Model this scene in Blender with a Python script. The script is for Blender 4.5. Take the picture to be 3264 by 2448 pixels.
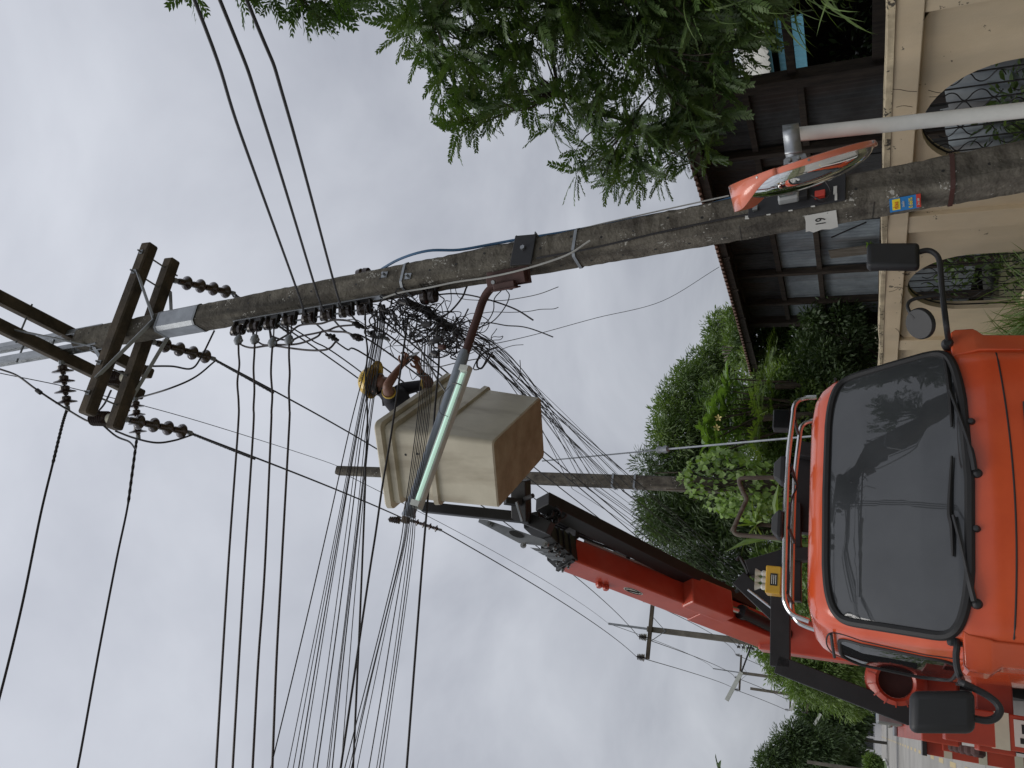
import bpy, bmesh, math, random
import numpy as np
from mathutils import Vector, Matrix

random.seed(7); rng = np.random.default_rng(7)
R = math.radians
scene = bpy.context.scene
for o in list(bpy.data.objects): bpy.data.objects.remove(o)
col = scene.collection

# ------------------------------------------------------------------ camera
PITCH = R(24.9); FPX = 2450.0; EYE = 1.75
FW = Vector((0, math.cos(PITCH), math.sin(PITCH)))
UP = Vector((0, -math.sin(PITCH), math.cos(PITCH)))
RT = Vector((1, 0, 0))
CAM = Vector((0, 0, EYE))
cd = bpy.data.cameras.new('camera'); cam = bpy.data.objects.new('camera', cd); col.objects.link(cam)
cd.sensor_fit = 'HORIZONTAL'; cd.sensor_width = 36; cd.lens = 36*FPX/3264
cd.clip_start = .05; cd.clip_end = 3000
m = Matrix.Identity(4)          # the phone was held upright, the picture is stored on its side
for i in range(3):
    m[i][0] = -UP[i]; m[i][1] = RT[i]; m[i][2] = -FW[i]; m[i][3] = CAM[i]
cam.matrix_world = m
scene.camera = cam

# ------------------------------------------------------------------ sky and sun
SUN_EL, SUN_AZ = R(62), R(215)      # azimuth clockwise from +Y
world = bpy.data.worlds.new('World'); scene.world = world; world.use_nodes = True
nt = world.node_tree; nt.nodes.clear()
def N_(t, **k):
    n = nt.nodes.new(t)
    for a, b in k.items(): setattr(n, a, b)
    return n
out = N_('ShaderNodeOutputWorld'); bg = N_('ShaderNodeBackground')
sky = N_('ShaderNodeTexSky', sky_type='NISHITA', sun_disc=False, sun_elevation=SUN_EL, sun_rotation=SUN_AZ,
         air_density=1.2, dust_density=3.0)
tc = N_('ShaderNodeTexCoord'); sep = N_('ShaderNodeSeparateXYZ')
nt.links.new(tc.outputs['Generated'], sep.inputs[0])
def mth(op, a, b=None, clamp=False):
    n = N_('ShaderNodeMath', operation=op, use_clamp=clamp)
    for i, v in enumerate((a, b)):
        if v is None: continue
        if isinstance(v, (int, float)): n.inputs[i].default_value = v
        else: nt.links.new(v, n.inputs[i])
    return n.outputs[0]
zz = mth('MAXIMUM', sep.outputs[2], 0.0)
den = mth('ADD', zz, 0.30)
cx = mth('DIVIDE', sep.outputs[0], den); cy = mth('DIVIDE', sep.outputs[1], den)
cmb = N_('ShaderNodeCombineXYZ'); nt.links.new(cx, cmb.inputs[0]); nt.links.new(cy, cmb.inputs[1])
n1 = N_('ShaderNodeTexNoise'); n1.inputs['Scale'].default_value = 1.9; n1.inputs['Detail'].default_value = 7
n1.inputs['Roughness'].default_value = .52; n1.inputs['Distortion'].default_value = .35
nt.links.new(cmb.outputs[0], n1.inputs['Vector'])
rmp = N_('ShaderNodeValToRGB')
rmp.color_ramp.elements[0].position = .30; rmp.color_ramp.elements[0].color = (.425, .445, .505, 1)
rmp.color_ramp.elements[1].position = .68; rmp.color_ramp.elements[1].color = (.69, .715, .775, 1)
nt.links.new(n1.outputs['Fac'], rmp.inputs[0])
gr = mth('ADD', mth('MULTIPLY', zz, .58), .70)      # an overcast sky is brightest overhead
mul = N_('ShaderNodeMixRGB', blend_type='MULTIPLY'); mul.inputs[0].default_value = 1
nt.links.new(rmp.outputs[0], mul.inputs[1]); nt.links.new(gr, mul.inputs[2])
s2 = N_('ShaderNodeMixRGB', blend_type='MULTIPLY'); s2.inputs[0].default_value = 1
nt.links.new(sky.outputs[0], s2.inputs[1]); s2.inputs[2].default_value = (.09, .09, .09, 1)
mx = N_('ShaderNodeMixRGB'); mx.inputs[0].default_value = .90
nt.links.new(s2.outputs[0], mx.inputs[1]); nt.links.new(mul.outputs[0], mx.inputs[2])
nt.links.new(mx.outputs[0], bg.inputs[0]); bg.inputs[1].default_value = 1.0
nt.links.new(bg.outputs[0], out.inputs[0])

sl = bpy.data.lights.new('sun', 'SUN'); so = bpy.data.objects.new('sun', sl); col.objects.link(so)
sl.energy = 1.5; sl.angle = R(35); sl.color = (1, .97, .92)
sd = Vector((math.sin(SUN_AZ)*math.cos(SUN_EL), math.cos(SUN_AZ)*math.cos(SUN_EL), math.sin(SUN_EL)))
so.rotation_euler = sd.to_track_quat('Z', 'Y').to_euler()
so.location = (0, 0, 30)

scene.render.engine = 'CYCLES'
scene.view_settings.view_transform = 'Standard'
try: scene.view_settings.look = 'None'
except Exception: pass
scene.view_settings.exposure = 0.0; scene.view_settings.gamma = 1.0
scene.view_settings.use_curve_mapping = False

# ------------------------------------------------------------------ pixel -> place
PHI = R(22.3)                       # the street runs 22 degrees left of the view
DV = Vector((-math.sin(PHI), math.cos(PHI), 0)); NV = Vector((math.cos(PHI), math.sin(PHI), 0)); ZV = Vector((0, 0, 1))
def W(r, s, z): return NV*r + DV*s + ZV*z      # r metres right across the street, s metres along it
ZONES = dict(A=(0,700,2.011),B=(700,700,1.659),C=(2200,0,1.508),D=(2400,1000,2.37),E=(2300,1600,1.956),F=(1200,0,1.843),G=(1400,1400,1.583),H=(1950,900,2.074),I=(2200,2000,2.079),J=(2300,400,4.148),K=(1100,1080,5.53),L=(500,0,2.765),M=(720,920,3.687),N=(1180,860,3.687),O=(0,1350,1.511),P=(2650,2150,3.603),Q=(2700,200,3.317),R=(2650,700,3.603),S=(1550,1500,3.017),d=(0,0,1/1.4756),f=(0,0,1))
def ray(k, a, b):
    o = ZONES[k]; x = o[0]+a/o[2]; y = o[1]+b/o[2]
    return FW + RT*((2448-y-1224)/FPX) - UP*((x-1632)/FPX)
def aY(k, a, b, Y): d = ray(k, a, b); return CAM + d*(Y/d.y)
def ar(k, a, b, r): d = ray(k, a, b); return CAM + d*(r/d.dot(NV))
def as_(k, a, b, s): d = ray(k, a, b); return CAM + d*(s/d.dot(DV))
def az(k, a, b, z): d = ray(k, a, b); return CAM + d*((z-EYE)/d.z)

# ------------------------------------------------------------------ materials
MATS = {}
def mat(name, c, rough=.7, metal=0, var=.25, scale=6., c2=None, bump=0., bscale=40., coat=0, spec=.5,
        streak=None, flakes=None, emit=0, rand=0., stretch=None, trans=0.):
    """principled paint with two tones mixed by noise, optional vertical streaks, pale flakes and relief"""
    ma = bpy.data.materials.new(name); ma.use_nodes = True; t = ma.node_tree; L = t.links
    b = t.nodes['Principled BSDF']
    b.inputs['Roughness'].default_value = rough; b.inputs['Metallic'].default_value = metal
    b.inputs['Specular IOR Level'].default_value = spec
    if coat: b.inputs['Coat Weight'].default_value = coat; b.inputs['Coat Roughness'].default_value = .08
    tcn = t.nodes.new('ShaderNodeTexCoord'); src = tcn.outputs['Object']
    mp = t.nodes.new('ShaderNodeMapping'); L.new(src, mp.inputs[0])
    if stretch: mp.inputs['Scale'].default_value = stretch
    if c2 is None: c2 = tuple(x*(1-var) for x in c)
    n = t.nodes.new('ShaderNodeTexNoise'); n.inputs['Scale'].default_value = scale; n.inputs['Detail'].default_value = 8
    n.inputs['Roughness'].default_value = .62; L.new(mp.outputs[0], n.inputs['Vector'])
    r = t.nodes.new('ShaderNodeValToRGB'); r.color_ramp.elements[0].position = .34; r.color_ramp.elements[1].position = .66
    r.color_ramp.elements[0].color = (*c2, 1); r.color_ramp.elements[1].color = (*c, 1)
    L.new(n.outputs['Fac'], r.inputs[0]); cur = r.outputs[0]
    def mixin(fac, colr):
        nonlocal cur
        k = t.nodes.new('ShaderNodeMixRGB'); L.new(fac, k.inputs[0]); L.new(cur, k.inputs[1]); k.inputs[2].default_value = (*colr, 1); cur = k.outputs[0]
    if streak:      # (colour, amount, (sx,sy,sz))
        mp2 = t.nodes.new('ShaderNodeMapping'); mp2.inputs['Scale'].default_value = streak[2]; L.new(src, mp2.inputs[0])
        ns = t.nodes.new('ShaderNodeTexNoise'); ns.inputs['Scale'].default_value = 1; ns.inputs['Detail'].default_value = 6; L.new(mp2.outputs[0], ns.inputs['Vector'])
        rs = t.nodes.new('ShaderNodeValToRGB'); rs.color_ramp.elements[0].position = .48; rs.color_ramp.elements[1].position = .68
        rs.color_ramp.elements[0].color = (0, 0, 0, 1); v = streak[1]; rs.color_ramp.elements[1].color = (v, v, v, 1)
        L.new(ns.outputs['Fac'], rs.inputs[0]); mixin(rs.outputs[0], streak[0])
    if flakes:      # (colour, threshold, scale)
        nf = t.nodes.new('ShaderNodeTexNoise'); nf.inputs['Scale'].default_value = flakes[2]; nf.inputs['Detail'].default_value = 3; L.new(src, nf.inputs['Vector'])
        nm = t.nodes.new('ShaderNodeTexNoise'); nm.inputs['Scale'].default_value = flakes[2]*.12; nm.inputs['Detail'].default_value = 3; L.new(src, nm.inputs['Vector'])
        mu = t.nodes.new('ShaderNodeMath'); mu.operation = 'MULTIPLY'; L.new(nf.outputs['Fac'], mu.inputs[0]); L.new(nm.outputs['Fac'], mu.inputs[1])
        rf = t.nodes.new('ShaderNodeValToRGB'); rf.color_ramp.elements[0].position = flakes[1]; rf.color_ramp.elements[1].position = flakes[1]+.02
        rf.color_ramp.elements[0].color = (0, 0, 0, 1); L.new(mu.outputs[0], rf.inputs[0]); mixin(rf.outputs[0], flakes[0])
    if rand:
        oi = t.nodes.new('ShaderNodeObjectInfo'); hs = t.nodes.new('ShaderNodeHueSaturation')
        ml = t.nodes.new('ShaderNodeMath'); ml.operation = 'MULTIPLY_ADD'; L.new(oi.outputs['Random'], ml.inputs[0]); ml.inputs[1].default_value = 2*rand; ml.inputs[2].default_value = 1-rand
        L.new(ml.outputs[0], hs.inputs['Value']); L.new(cur, hs.inputs['Color']); cur = hs.outputs[0]
    L.new(cur, b.inputs['Base Color'])
    if bump:
        nb = t.nodes.new('ShaderNodeTexNoise'); nb.inputs['Scale'].default_value = bscale; nb.inputs['Detail'].default_value = 6
        L.new(mp.outputs[0], nb.inputs['Vector'])
        bp = t.nodes.new('ShaderNodeBump'); bp.inputs['Strength'].default_value = bump; bp.inputs['Distance'].default_value = .01
        L.new(nb.outputs['Fac'], bp.inputs['Height']); L.new(bp.outputs[0], b.inputs['Normal'])
    if emit:
        b.inputs['Emission Color'].default_value = (*c, 1); b.inputs['Emission Strength'].default_value = emit
    if trans:       # leaves: part of the light comes through
        tr = t.nodes.new('ShaderNodeBsdfTranslucent'); hs2 = t.nodes.new('ShaderNodeMixRGB'); hs2.blend_type = 'MULTIPLY'; hs2.inputs[0].default_value = 1
        L.new(cur, hs2.inputs[1]); hs2.inputs[2].default_value = (1.5, 1.7, .6, 1); L.new(hs2.outputs[0], tr.inputs[0])
        ms = t.nodes.new('ShaderNodeMixShader'); ms.inputs[0].default_value = trans
        o_ = t.nodes['Material Output']; L.new(b.outputs[0], ms.inputs[1]); L.new(tr.outputs[0], ms.inputs[2]); L.new(ms.outputs[0], o_.inputs[0])
    MATS[name] = ma
    return ma
def glass(name, tint, ior, dust, rough=.02):
    """tinted pane: Fresnel mirror over a see-through tint with a film of dust"""
    ma = bpy.data.materials.new(name); ma.use_nodes = True; t = ma.node_tree; L = t.links; t.nodes.clear()
    o_ = t.nodes.new('ShaderNodeOutputMaterial'); f = t.nodes.new('ShaderNodeFresnel'); f.inputs[0].default_value = ior
    g = t.nodes.new('ShaderNodeBsdfGlossy'); g.inputs['Roughness'].default_value = rough
    tr = t.nodes.new('ShaderNodeBsdfTransparent'); tr.inputs[0].default_value = (*tint, 1)
    df = t.nodes.new('ShaderNodeBsdfDiffuse'); df.inputs[0].default_value = (.20, .215, .23, 1)
    tcn = t.nodes.new('ShaderNodeTexCoord'); nz = t.nodes.new('ShaderNodeTexNoise'); nz.inputs['Scale'].default_value = 3; nz.inputs['Detail'].default_value = 6
    L.new(tcn.outputs['Object'], nz.inputs['Vector']); mr = t.nodes.new('ShaderNodeMapRange'); L.new(nz.outputs['Fac'], mr.inputs[0])
    mr.inputs[3].default_value = dust*.6; mr.inputs[4].default_value = dust*1.4
    m1 = t.nodes.new('ShaderNodeMixShader'); L.new(mr.outputs[0], m1.inputs[0]); L.new(tr.outputs[0], m1.inputs[1]); L.new(df.outputs[0], m1.inputs[2])
    m2 = t.nodes.new('ShaderNodeMixShader'); L.new(f.outputs[0], m2.inputs[0]); L.new(m1.outputs[0], m2.inputs[1]); L.new(g.outputs[0], m2.inputs[2])
    L.new(m2.outputs[0], o_.inputs[0]); MATS[name] = ma; return ma

mat('concrete', (.165, .150, .122), .95, c2=(.060, .052, .042), scale=7, bump=.9, bscale=45, streak=((.030, .027, .022), .85, (7, 7, .5)), flakes=((.36, .35, .32), .385, 60))
mat('concrete_far', (.16, .145, .12), .95, c2=(.10, .09, .075), scale=4)
mat('arm_concrete', (.105, .082, .058), .95, c2=(.042, .034, .026), scale=6, bump=.5, bscale=50)
mat('galv', (.34, .36, .38), .42, .75, var=.25, scale=9)
mat('galv_dull', (.27, .29, .31), .55, .5, var=.3, scale=9)
mat('black_iron', (.022, .021, .022), .55, .2, var=.4)
mat('porcelain', (.045, .024, .020), .16, 0, var=.4, coat=.6)
mat('spool', (.035, .024, .022), .3, 0, var=.4, coat=.3)
mat('cable', (.016, .014, .016), .5, var=.3)
mat('cable_lv', (.032, .022, .022), .5, var=.3)
mat('cable_grey', (.16, .16, .16), .6)
mat('cable_white', (.42, .42, .40), .6)
mat('cable_blue', (.045, .13, .26), .45)
mat('rust_brown', (.075, .030, .025), .6, .1, var=.35)
mat('grey_paint', (.22, .25, .29), .45, .2, var=.12)
mat('lamp_white', (.55, .57, .53), .4)
mat('tube', (.62, .92, .78), .3, var=.02, emit=.42)
mat('orange', (.66, .092, .022), .26, 0, c2=(.56, .068, .018), scale=2.2, coat=.45, bump=.01, bscale=300, streak=((.60, .17, .09), .35, (1.4, 1.4, .9)))
mat('red_paint', (.40, .048, .020), .38, 0, c2=(.30, .033, .016), scale=3, coat=.2)
mat('boom_red', (.50, .062, .030), .36, 0, c2=(.40, .045, .022), scale=2, coat=.3, streak=((.50, .16, .12), .3, (2, 2, 1)))
mat('boom_black', (.016, .016, .017), .5, .1, var=.4)
mat('black_plastic', (.017, .018, .020), .5, var=.2, bump=.12, bscale=400)
mat('rubber', (.012, .012, .013), .6)
mat('chrome', (.62, .62, .62), .14, 1, var=.06)
mat('steel', (.30, .31, .31), .35, .8, var=.2)
mat('yellow', (.60, .34, .018), .4, var=.12, coat=.2)
mat('white_paint', (.60, .60, .57), .45, var=.12, scale=8)
mat('cream_white', (.56, .54, .42), .5, var=.15)
mat('bucket', (.60, .55, .43), .5, c2=(.50, .455, .35), scale=2.5, streak=((.24, .19, .12), .55, (5, 5, 1.2)), bump=.08, bscale=120)
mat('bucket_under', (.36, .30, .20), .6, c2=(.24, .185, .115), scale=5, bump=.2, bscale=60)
mat('wall_cream', (.68, .56, .395), .85, c2=(.60, .48, .32), scale=1.3, bump=.15, bscale=80, streak=((.40, .34, .25), .6, (1.6, 1.6, .7)), flakes=((.16, .135, .10), .405, 26))
mat('wall_top', (.62, .52, .35), .9, c2=(.30, .25, .17), scale=5, bump=.2, flakes=((.07, .06, .045), .33, 34))
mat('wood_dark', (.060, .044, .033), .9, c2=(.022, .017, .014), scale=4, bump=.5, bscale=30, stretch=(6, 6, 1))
mat('wood_grey', (.17, .15, .125), .9, c2=(.085, .07, .055), scale=4, bump=.5, stretch=(6, 6, 1))
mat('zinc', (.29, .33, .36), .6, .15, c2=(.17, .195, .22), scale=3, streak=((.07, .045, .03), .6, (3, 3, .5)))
mat('zinc_shaded', (.055, .056, .058), .8, 0, c2=(.022, .021, .02), scale=3, streak=((.05, .03, .02), .7, (3, 3, .5)))  # darker copy of zinc, shade of eave and tree put into its colour
mat('roof_rust', (.16, .085, .06), .8, .1, c2=(.07, .045, .036), scale=4)
mat('blue_sheet', (.16, .42, .55), .5, var=.12)
mat('pale_sheet', (.45, .44, .40), .6, var=.2)
mat('mirror_orange', (.70, .19, .11), .3, var=.06, coat=.8)
mat('sign_white', (.60, .60, .57), .6, var=.1, flakes=((.10, .09, .08), .46, 40))
mat('ink', (.012, .012, .012), .6)
mat('sticker_blue', (.018, .18, .48), .45, var=.06)
mat('sticker_yellow', (.78, .62, .03), .45, var=.06)
mat('sticker_red', (.50, .045, .03), .45, var=.06)
mat('meter_board', (.020, .021, .025), .6, var=.2)
mat('meter_case', (.42, .43, .43), .35, .3, var=.15)
mat('skin', (.20, .088, .052), .5, var=.2, scale=12)
mat('shirt', (.018, .018, .026), .85, var=.35, scale=12, bump=.3, bscale=50)
mat('trousers', (.03, .03, .05), .9)
mat('hat', (.72, .46, .02), .3, var=.08, coat=.3)
mat('trim', (.62, .42, .06), .6)
mat('hair', (.012, .010, .009), .7)
mat('road', (.34, .325, .30), .9, c2=(.26, .25, .23), scale=.5, bump=.2, bscale=30, streak=((.2, .19, .175), .5, (.3, .05, 1)))
mat('dirt', (.17, .14, .095), .95, c2=(.10, .105, .05), scale=.8, bump=.5, bscale=10)
mat('road_yellow', (.50, .40, .22), .8, var=.2)
mat('kerb_white', (.62, .61, .58), .8)
mat('bark', (.085, .068, .05), .95, c2=(.04, .032, .024), scale=8, bump=.6, bscale=30)
mat('leaf_pinnate', (.105, .155, .050), .5, c2=(.035, .075, .018), scale=4, rand=.40, trans=.16)
mat('leaf_top', (.07, .12, .030), .5, c2=(.03, .065, .016), scale=5, trans=.22)
mat('leaf_dark', (.105, .155, .066), .5, c2=(.036, .066, .026), scale=1.5, trans=.2)
mat('leaf_mid', (.20, .275, .10), .5, c2=(.065, .115, .038), scale=1.8, trans=.25)
mat('leaf_fine', (.19, .265, .080), .5, c2=(.085, .145, .042), scale=1.5, trans=.25)
mat('leaf_bright', (.23, .34, .075), .45, c2=(.11, .20, .042), scale=2.5, trans=.3, rand=.2)
mat('leaf_big', (.19, .29, .075), .35, c2=(.085, .155, .04), scale=3, trans=.3, rand=.25)
mat('leaf_palm', (.20, .28, .075), .45, c2=(.09, .15, .036), scale=3, trans=.25, rand=.25)
mat('leaf_dry', (.26, .215, .13), .8, var=.3)
mat('grass_blade', (.16, .24, .070), .6, c2=(.08, .13, .034), scale=3, trans=.25, rand=.2)
mat('petal', (.75, .62, .25), .5)
mat('far_white', (.60, .60, .60), .8, var=.08)
mat('far_blue', (.02, .06, .22), .6, var=.2)
mat('far_dark', (.03, .033, .035), .3)
mat('soil_clutter', (.06, .052, .04), .95, c2=(.03, .035, .02), scale=5, bump=.5)
mat('seat_grey', (.05, .05, .055), .8)
mat('label_white', (.62, .61, .56), .5, var=.1)
mat('mesh_blue', (.08, .22, .55), .5)
glass('windshield_glass', (.045, .05, .055), 1.75, .22)
glass('side_glass', (.25, .27, .28), 1.5, .05)
glass('clear_cover', (.80, .82, .82), 1.45, .06)
def mirror_mat():
    ma = bpy.data.materials.new('mirror_face'); ma.use_nodes = True; b = ma.node_tree.nodes['Principled BSDF']
    b.inputs['Base Color'].default_value = (.80, .81, .80, 1); b.inputs['Metallic'].default_value = 1; b.inputs['Roughness'].default_value = .03
    MATS['mirror_face'] = ma
mirror_mat()

# ------------------------------------------------------------------ building blocks
ORI = {}
def thing(name, label, cat, loc, group=None, kind=None):
    o = bpy.data.objects.new(name, None); o.empty_display_size = .1; col.objects.link(o); o.location = loc
    o['label'] = label; o['category'] = cat
    if group: o['group'] = group
    if kind: o['kind'] = kind
    ORI[o] = Vector(loc); return o
def tag(o, label, cat, group=None, kind=None):
    o['label'] = label; o['category'] = cat
    if group: o['group'] = group
    if kind: o['kind'] = kind
    return o
class MB:
    def __init__(s): s.v = []; s.f = []; s.mi = []; s.cur = 0
    def face(s, *idx): s.f.append(idx); s.mi.append(s.cur)
    def add(s, vs, fs):
        n = len(s.v); s.v += [tuple(q) for q in vs]
        for f in fs: s.f.append(tuple(i+n for i in f)); s.mi.append(s.cur)
        return s
    def box(s, c, ex, ey, ez):
        """c centre; ex, ey, ez half-extent vectors"""
        c = Vector(c); ex, ey, ez = Vector(ex), Vector(ey), Vector(ez)
        vs = [c+ex*i+ey*j+ez*k for k in (-1, 1) for j in (-1, 1) for i in (-1, 1)]
        return s.add(vs, [(0, 2, 3, 1), (4, 5, 7, 6), (0, 1, 5, 4), (2, 6, 7, 3), (0, 4, 6, 2), (1, 3, 7, 5)])
    def rsbox(s, r0, r1, s0, s1, z0, z1):
        return s.box(W((r0+r1)/2, (s0+s1)/2, (z0+z1)/2), NV*((r1-r0)/2), DV*((s1-s0)/2), ZV*((z1-z0)/2))
    def bar(s, a, b, w, h, up=ZV):
        """rectangular bar from a to b, w across, h along up"""
        a, b = Vector(a), Vector(b); d = (b-a); L = d.length; d.normalize()
        x = d.cross(Vector(up))
        if x.length < 1e-4: x = d.cross(Vector((1, 0, 0)))
        x.normalize(); u = x.cross(d)
        return s.box((a+b)/2, d*(L/2), x*(w/2), u*(h/2))
    def tube(s, pts, rad, n=8, caps=True, closed=False):
        pts = [Vector(p) for p in pts]; k = len(pts)
        rad = rad if hasattr(rad, '__len__') else [rad]*k
        t0 = (pts[1]-pts[0]).normalized(); ref = ZV if abs(t0.z) < .9 else Vector((1, 0, 0))
        u = t0.cross(ref).normalized(); vs = []
        for i, p in enumerate(pts):
            if closed: t = pts[(i+1) % k]-pts[i-1]
            else: t = pts[min(i+1, k-1)]-pts[max(i-1, 0)]
            if t.length < 1e-9: t = t0
            t.normalize(); u = (u-t*u.dot(t)); u.normalize(); w = t.cross(u)
            for j in range(n):
                a = 2*math.pi*j/n; vs.append(p+(u*math.cos(a)+w*math.sin(a))*rad[i])
        fs = []
        for i in range(k if closed else k-1):
            i2 = (i+1) % k
            for j in range(n):
                j2 = (j+1) % n; fs.append((i*n+j, i*n+j2, i2*n+j2, i2*n+j))
        if caps and not closed: fs += [tuple(range(n))[::-1], tuple(range((k-1)*n, k*n))]
        return s.add(vs, fs)
    def lathe(s, o, axis, prof, n=16):
        """prof: list of (radius, distance along axis)"""
        o = Vector(o); ax = Vector(axis).normalized(); ref = ZV if abs(ax.z) < .9 else Vector((1, 0, 0))
        u = ax.cross(ref).normalized(); w = ax.cross(u); vs = []
        for (r, h) in prof:
            for j in range(n):
                a = 2*math.pi*j/n; vs.append(o+ax*h+(u*math.cos(a)+w*math.sin(a))*max(r, 1e-5))
        fs = []
        for i in range(len(prof)-1):
            for j in range(n):
                j2 = (j+1) % n; fs.append((i*n+j, i*n+j2, (i+1)*n+j2, (i+1)*n+j))
        return s.add(vs, fs)
    def prism(s, pts, ext):
        """flat polygon extruded by the vector ext"""
        pts = [Vector(p) for p in pts]; ext = Vector(ext); n = len(pts)
        fs = [tuple(range(n))[::-1], tuple(range(n, 2*n))]+[(i, (i+1) % n, n+(i+1) % n, n+i) for i in range(n)]
        return s.add(pts+[p+ext for p in pts], fs)
    def build(s, name, material, parent=None, smooth=False, bevel=0, sharp=35, kind=None, label=None, thick=0, segs=2):
        mats = material if isinstance(material, (list, tuple)) else [material]
        me = bpy.data.meshes.new(name); o_ = ORI.get(parent, Vector((0, 0, 0))) if parent else Vector((0, 0, 0))
        root = parent
        while root is not None and root not in ORI and root.parent: root = root.parent
        if root is not None: o_ = ORI.get(root, o_)
        loc = None
        vs = np.array([tuple(v) for v in s.v], dtype=float).reshape(-1, 3)
        if parent is None:
            lo = vs.min(0); hi = vs.max(0); loc = Vector(((lo[0]+hi[0])/2, (lo[1]+hi[1])/2, lo[2])); vs = vs-np.array(loc)
        else: vs = vs-np.array(o_)
        me.from_pydata(vs.tolist(), [], s.f); me.validate()
        for q in mats: me.materials.append(MATS[q])
        if len(mats) > 1 and len(me.polygons) == len(s.mi): me.polygons.foreach_set('material_index', s.mi)
        bm = bmesh.new(); bm.from_mesh(me); bmesh.ops.recalc_face_normals(bm, faces=bm.faces); bm.to_mesh(me); bm.free()
        if smooth:
            me.polygons.foreach_set('use_smooth', [True]*len(me.polygons))
            try: me.set_sharp_from_angle(angle=R(sharp))
            except Exception: pass
        o = bpy.data.objects.new(name, me); col.objects.link(o)
        if parent is not None: 
            o.parent = parent
            if parent.type == 'MESH' and parent.parent is None: o.location = ORI_loc(parent, o_)
        else: o.location = loc; ORI[o] = loc
        if bevel:
            md = o.modifiers.new('bevel', 'BEVEL'); md.width = bevel; md.segments = segs; md.limit_method = 'ANGLE'; md.angle_limit = R(40)
        if thick:
            md = o.modifiers.new('solid', 'SOLIDIFY'); md.thickness = thick; md.offset = 0
        if kind: o['kind'] = kind
        if label: o['label'] = label
        return o
def ORI_loc(p, o_): return Vector((0, 0, 0))
def bez(pts, n=10):
    """smooth curve through points (Catmull-Rom)"""
    P = [Vector(p) for p in pts]; P = [P[0]*2-P[1]]+P+[P[-1]*2-P[-2]]; o = []
    for i in range(1, len(P)-2):
        for j in range(n):
            t = j/n; a, b, c, d = P[i-1:i+3]
            o.append(.5*((2*b)+(c-a)*t+(2*a-5*b+4*c-d)*t*t+(3*b-a-3*c+d)*t**3))
    return o+[P[-2]]
def sag(a, b, d, n=24):
    a, b = Vector(a), Vector(b)
    return [a.lerp(b, i/n)-ZV*(4*d*(i/n)*(1-i/n)) for i in range(n+1)]
def jitter(pts, amp, step=1):
    o = [pts[0]]
    for p in pts[1:-1]: o.append(p+Vector((random.gauss(0, amp), random.gauss(0, amp), random.gauss(0, amp))))
    return o+[pts[-1]]
def wire(name, pts, rad, label, cat='wire', group=None, material='cable', n=6):
    b = MB(); b.tube(pts, rad, n)
    return tag(b.build(name, material, smooth=True), label, cat, group)
def text(name, body, parent, origin, xdir, ydir, size, material, align='CENTER', depth=.0012, proud=.002):
    cu = bpy.data.curves.new(name, 'FONT'); cu.body = body; cu.size = size; cu.align_x = align; cu.align_y = 'CENTER'; cu.extrude = depth
    to = bpy.data.objects.new(name+'_t', cu); col.objects.link(to)
    dg = bpy.context.evaluated_depsgraph_get(); me = bpy.data.meshes.new_from_object(to.evaluated_get(dg))
    bpy.data.objects.remove(to); bpy.data.curves.remove(cu)
    x = Vector(xdir).normalized(); y = Vector(ydir); y = (y-x*y.dot(x)).normalized(); z = x.cross(y)
    root = parent
    while root not in ORI: root = root.parent
    for v in me.vertices:
        p = Vector(origin)+x*v.co.x+y*v.co.y+z*(v.co.z+proud)-ORI[root]; v.co = p
    me.materials.clear(); me.materials.append(MATS[material]); me.name = name
    o = bpy.data.objects.new(name, me); col.objects.link(o); o.parent = parent
    return o
# ================================================================== ground, road
b = MB(); b.add([W(-700, -700, 0), W(700, -700, 0), W(700, 900, 0), W(-700, 900, 0)], [(0, 1, 2, 3)])
o = b.build('ground', 'dirt'); o['kind'] = 'structure'
b = MB(); b.add([W(-4.0, -40, .006), W(2.45, -40, .006), W(2.45, 170, .006), W(-4.0, 170, .006)], [(0, 1, 2, 3)])
o = b.build('road', 'road'); o['kind'] = 'structure'; road = o
for i in range(44):
    s0 = -6+i*3.4; b = MB(); b.add([W(-.46, s0, .011), W(-.34, s0, .011), W(-.34, s0+1.5, .011), W(-.46, s0+1.5, .011)], [(0, 1, 2, 3)])
    b.build('centre_dash', 'road_yellow', road)
for i in range(12):          # expansion joints of the concrete slabs
    b = MB(); s0 = 4+i*6; b.add([W(-4.0, s0, .010), W(2.45, s0, .010), W(2.45, s0+.02, .010), W(-4.0, s0+.02, .010)], [(0, 1, 2, 3)])
    b.build('slab_joint', 'soil_clutter', road)
b = MB(); b.rsbox(2.45, 2.6, -10, 60, -.05, .10); o = b.build('kerb', 'concrete_far', bevel=.02); o['kind'] = 'structure'

# small grassed island far down the road with a white kerb
isl = thing('traffic_island', 'small grassy island with white kerb beside the far road', 'island', W(-3.4, 100, 0))
pts = [W(-3.6+1.0*math.cos(a), 100+18*math.sin(a), .012) for a in [i*2*math.pi/32 for i in range(32)]]
b = MB(); b.prism(pts, ZV*.12); b.build('turf', 'grass_blade', isl)
b = MB(); b.tube([p+ZV*.06 for p in pts], .12, 6, closed=True); b.build('kerb', 'kerb_white', isl, smooth=True)

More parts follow.
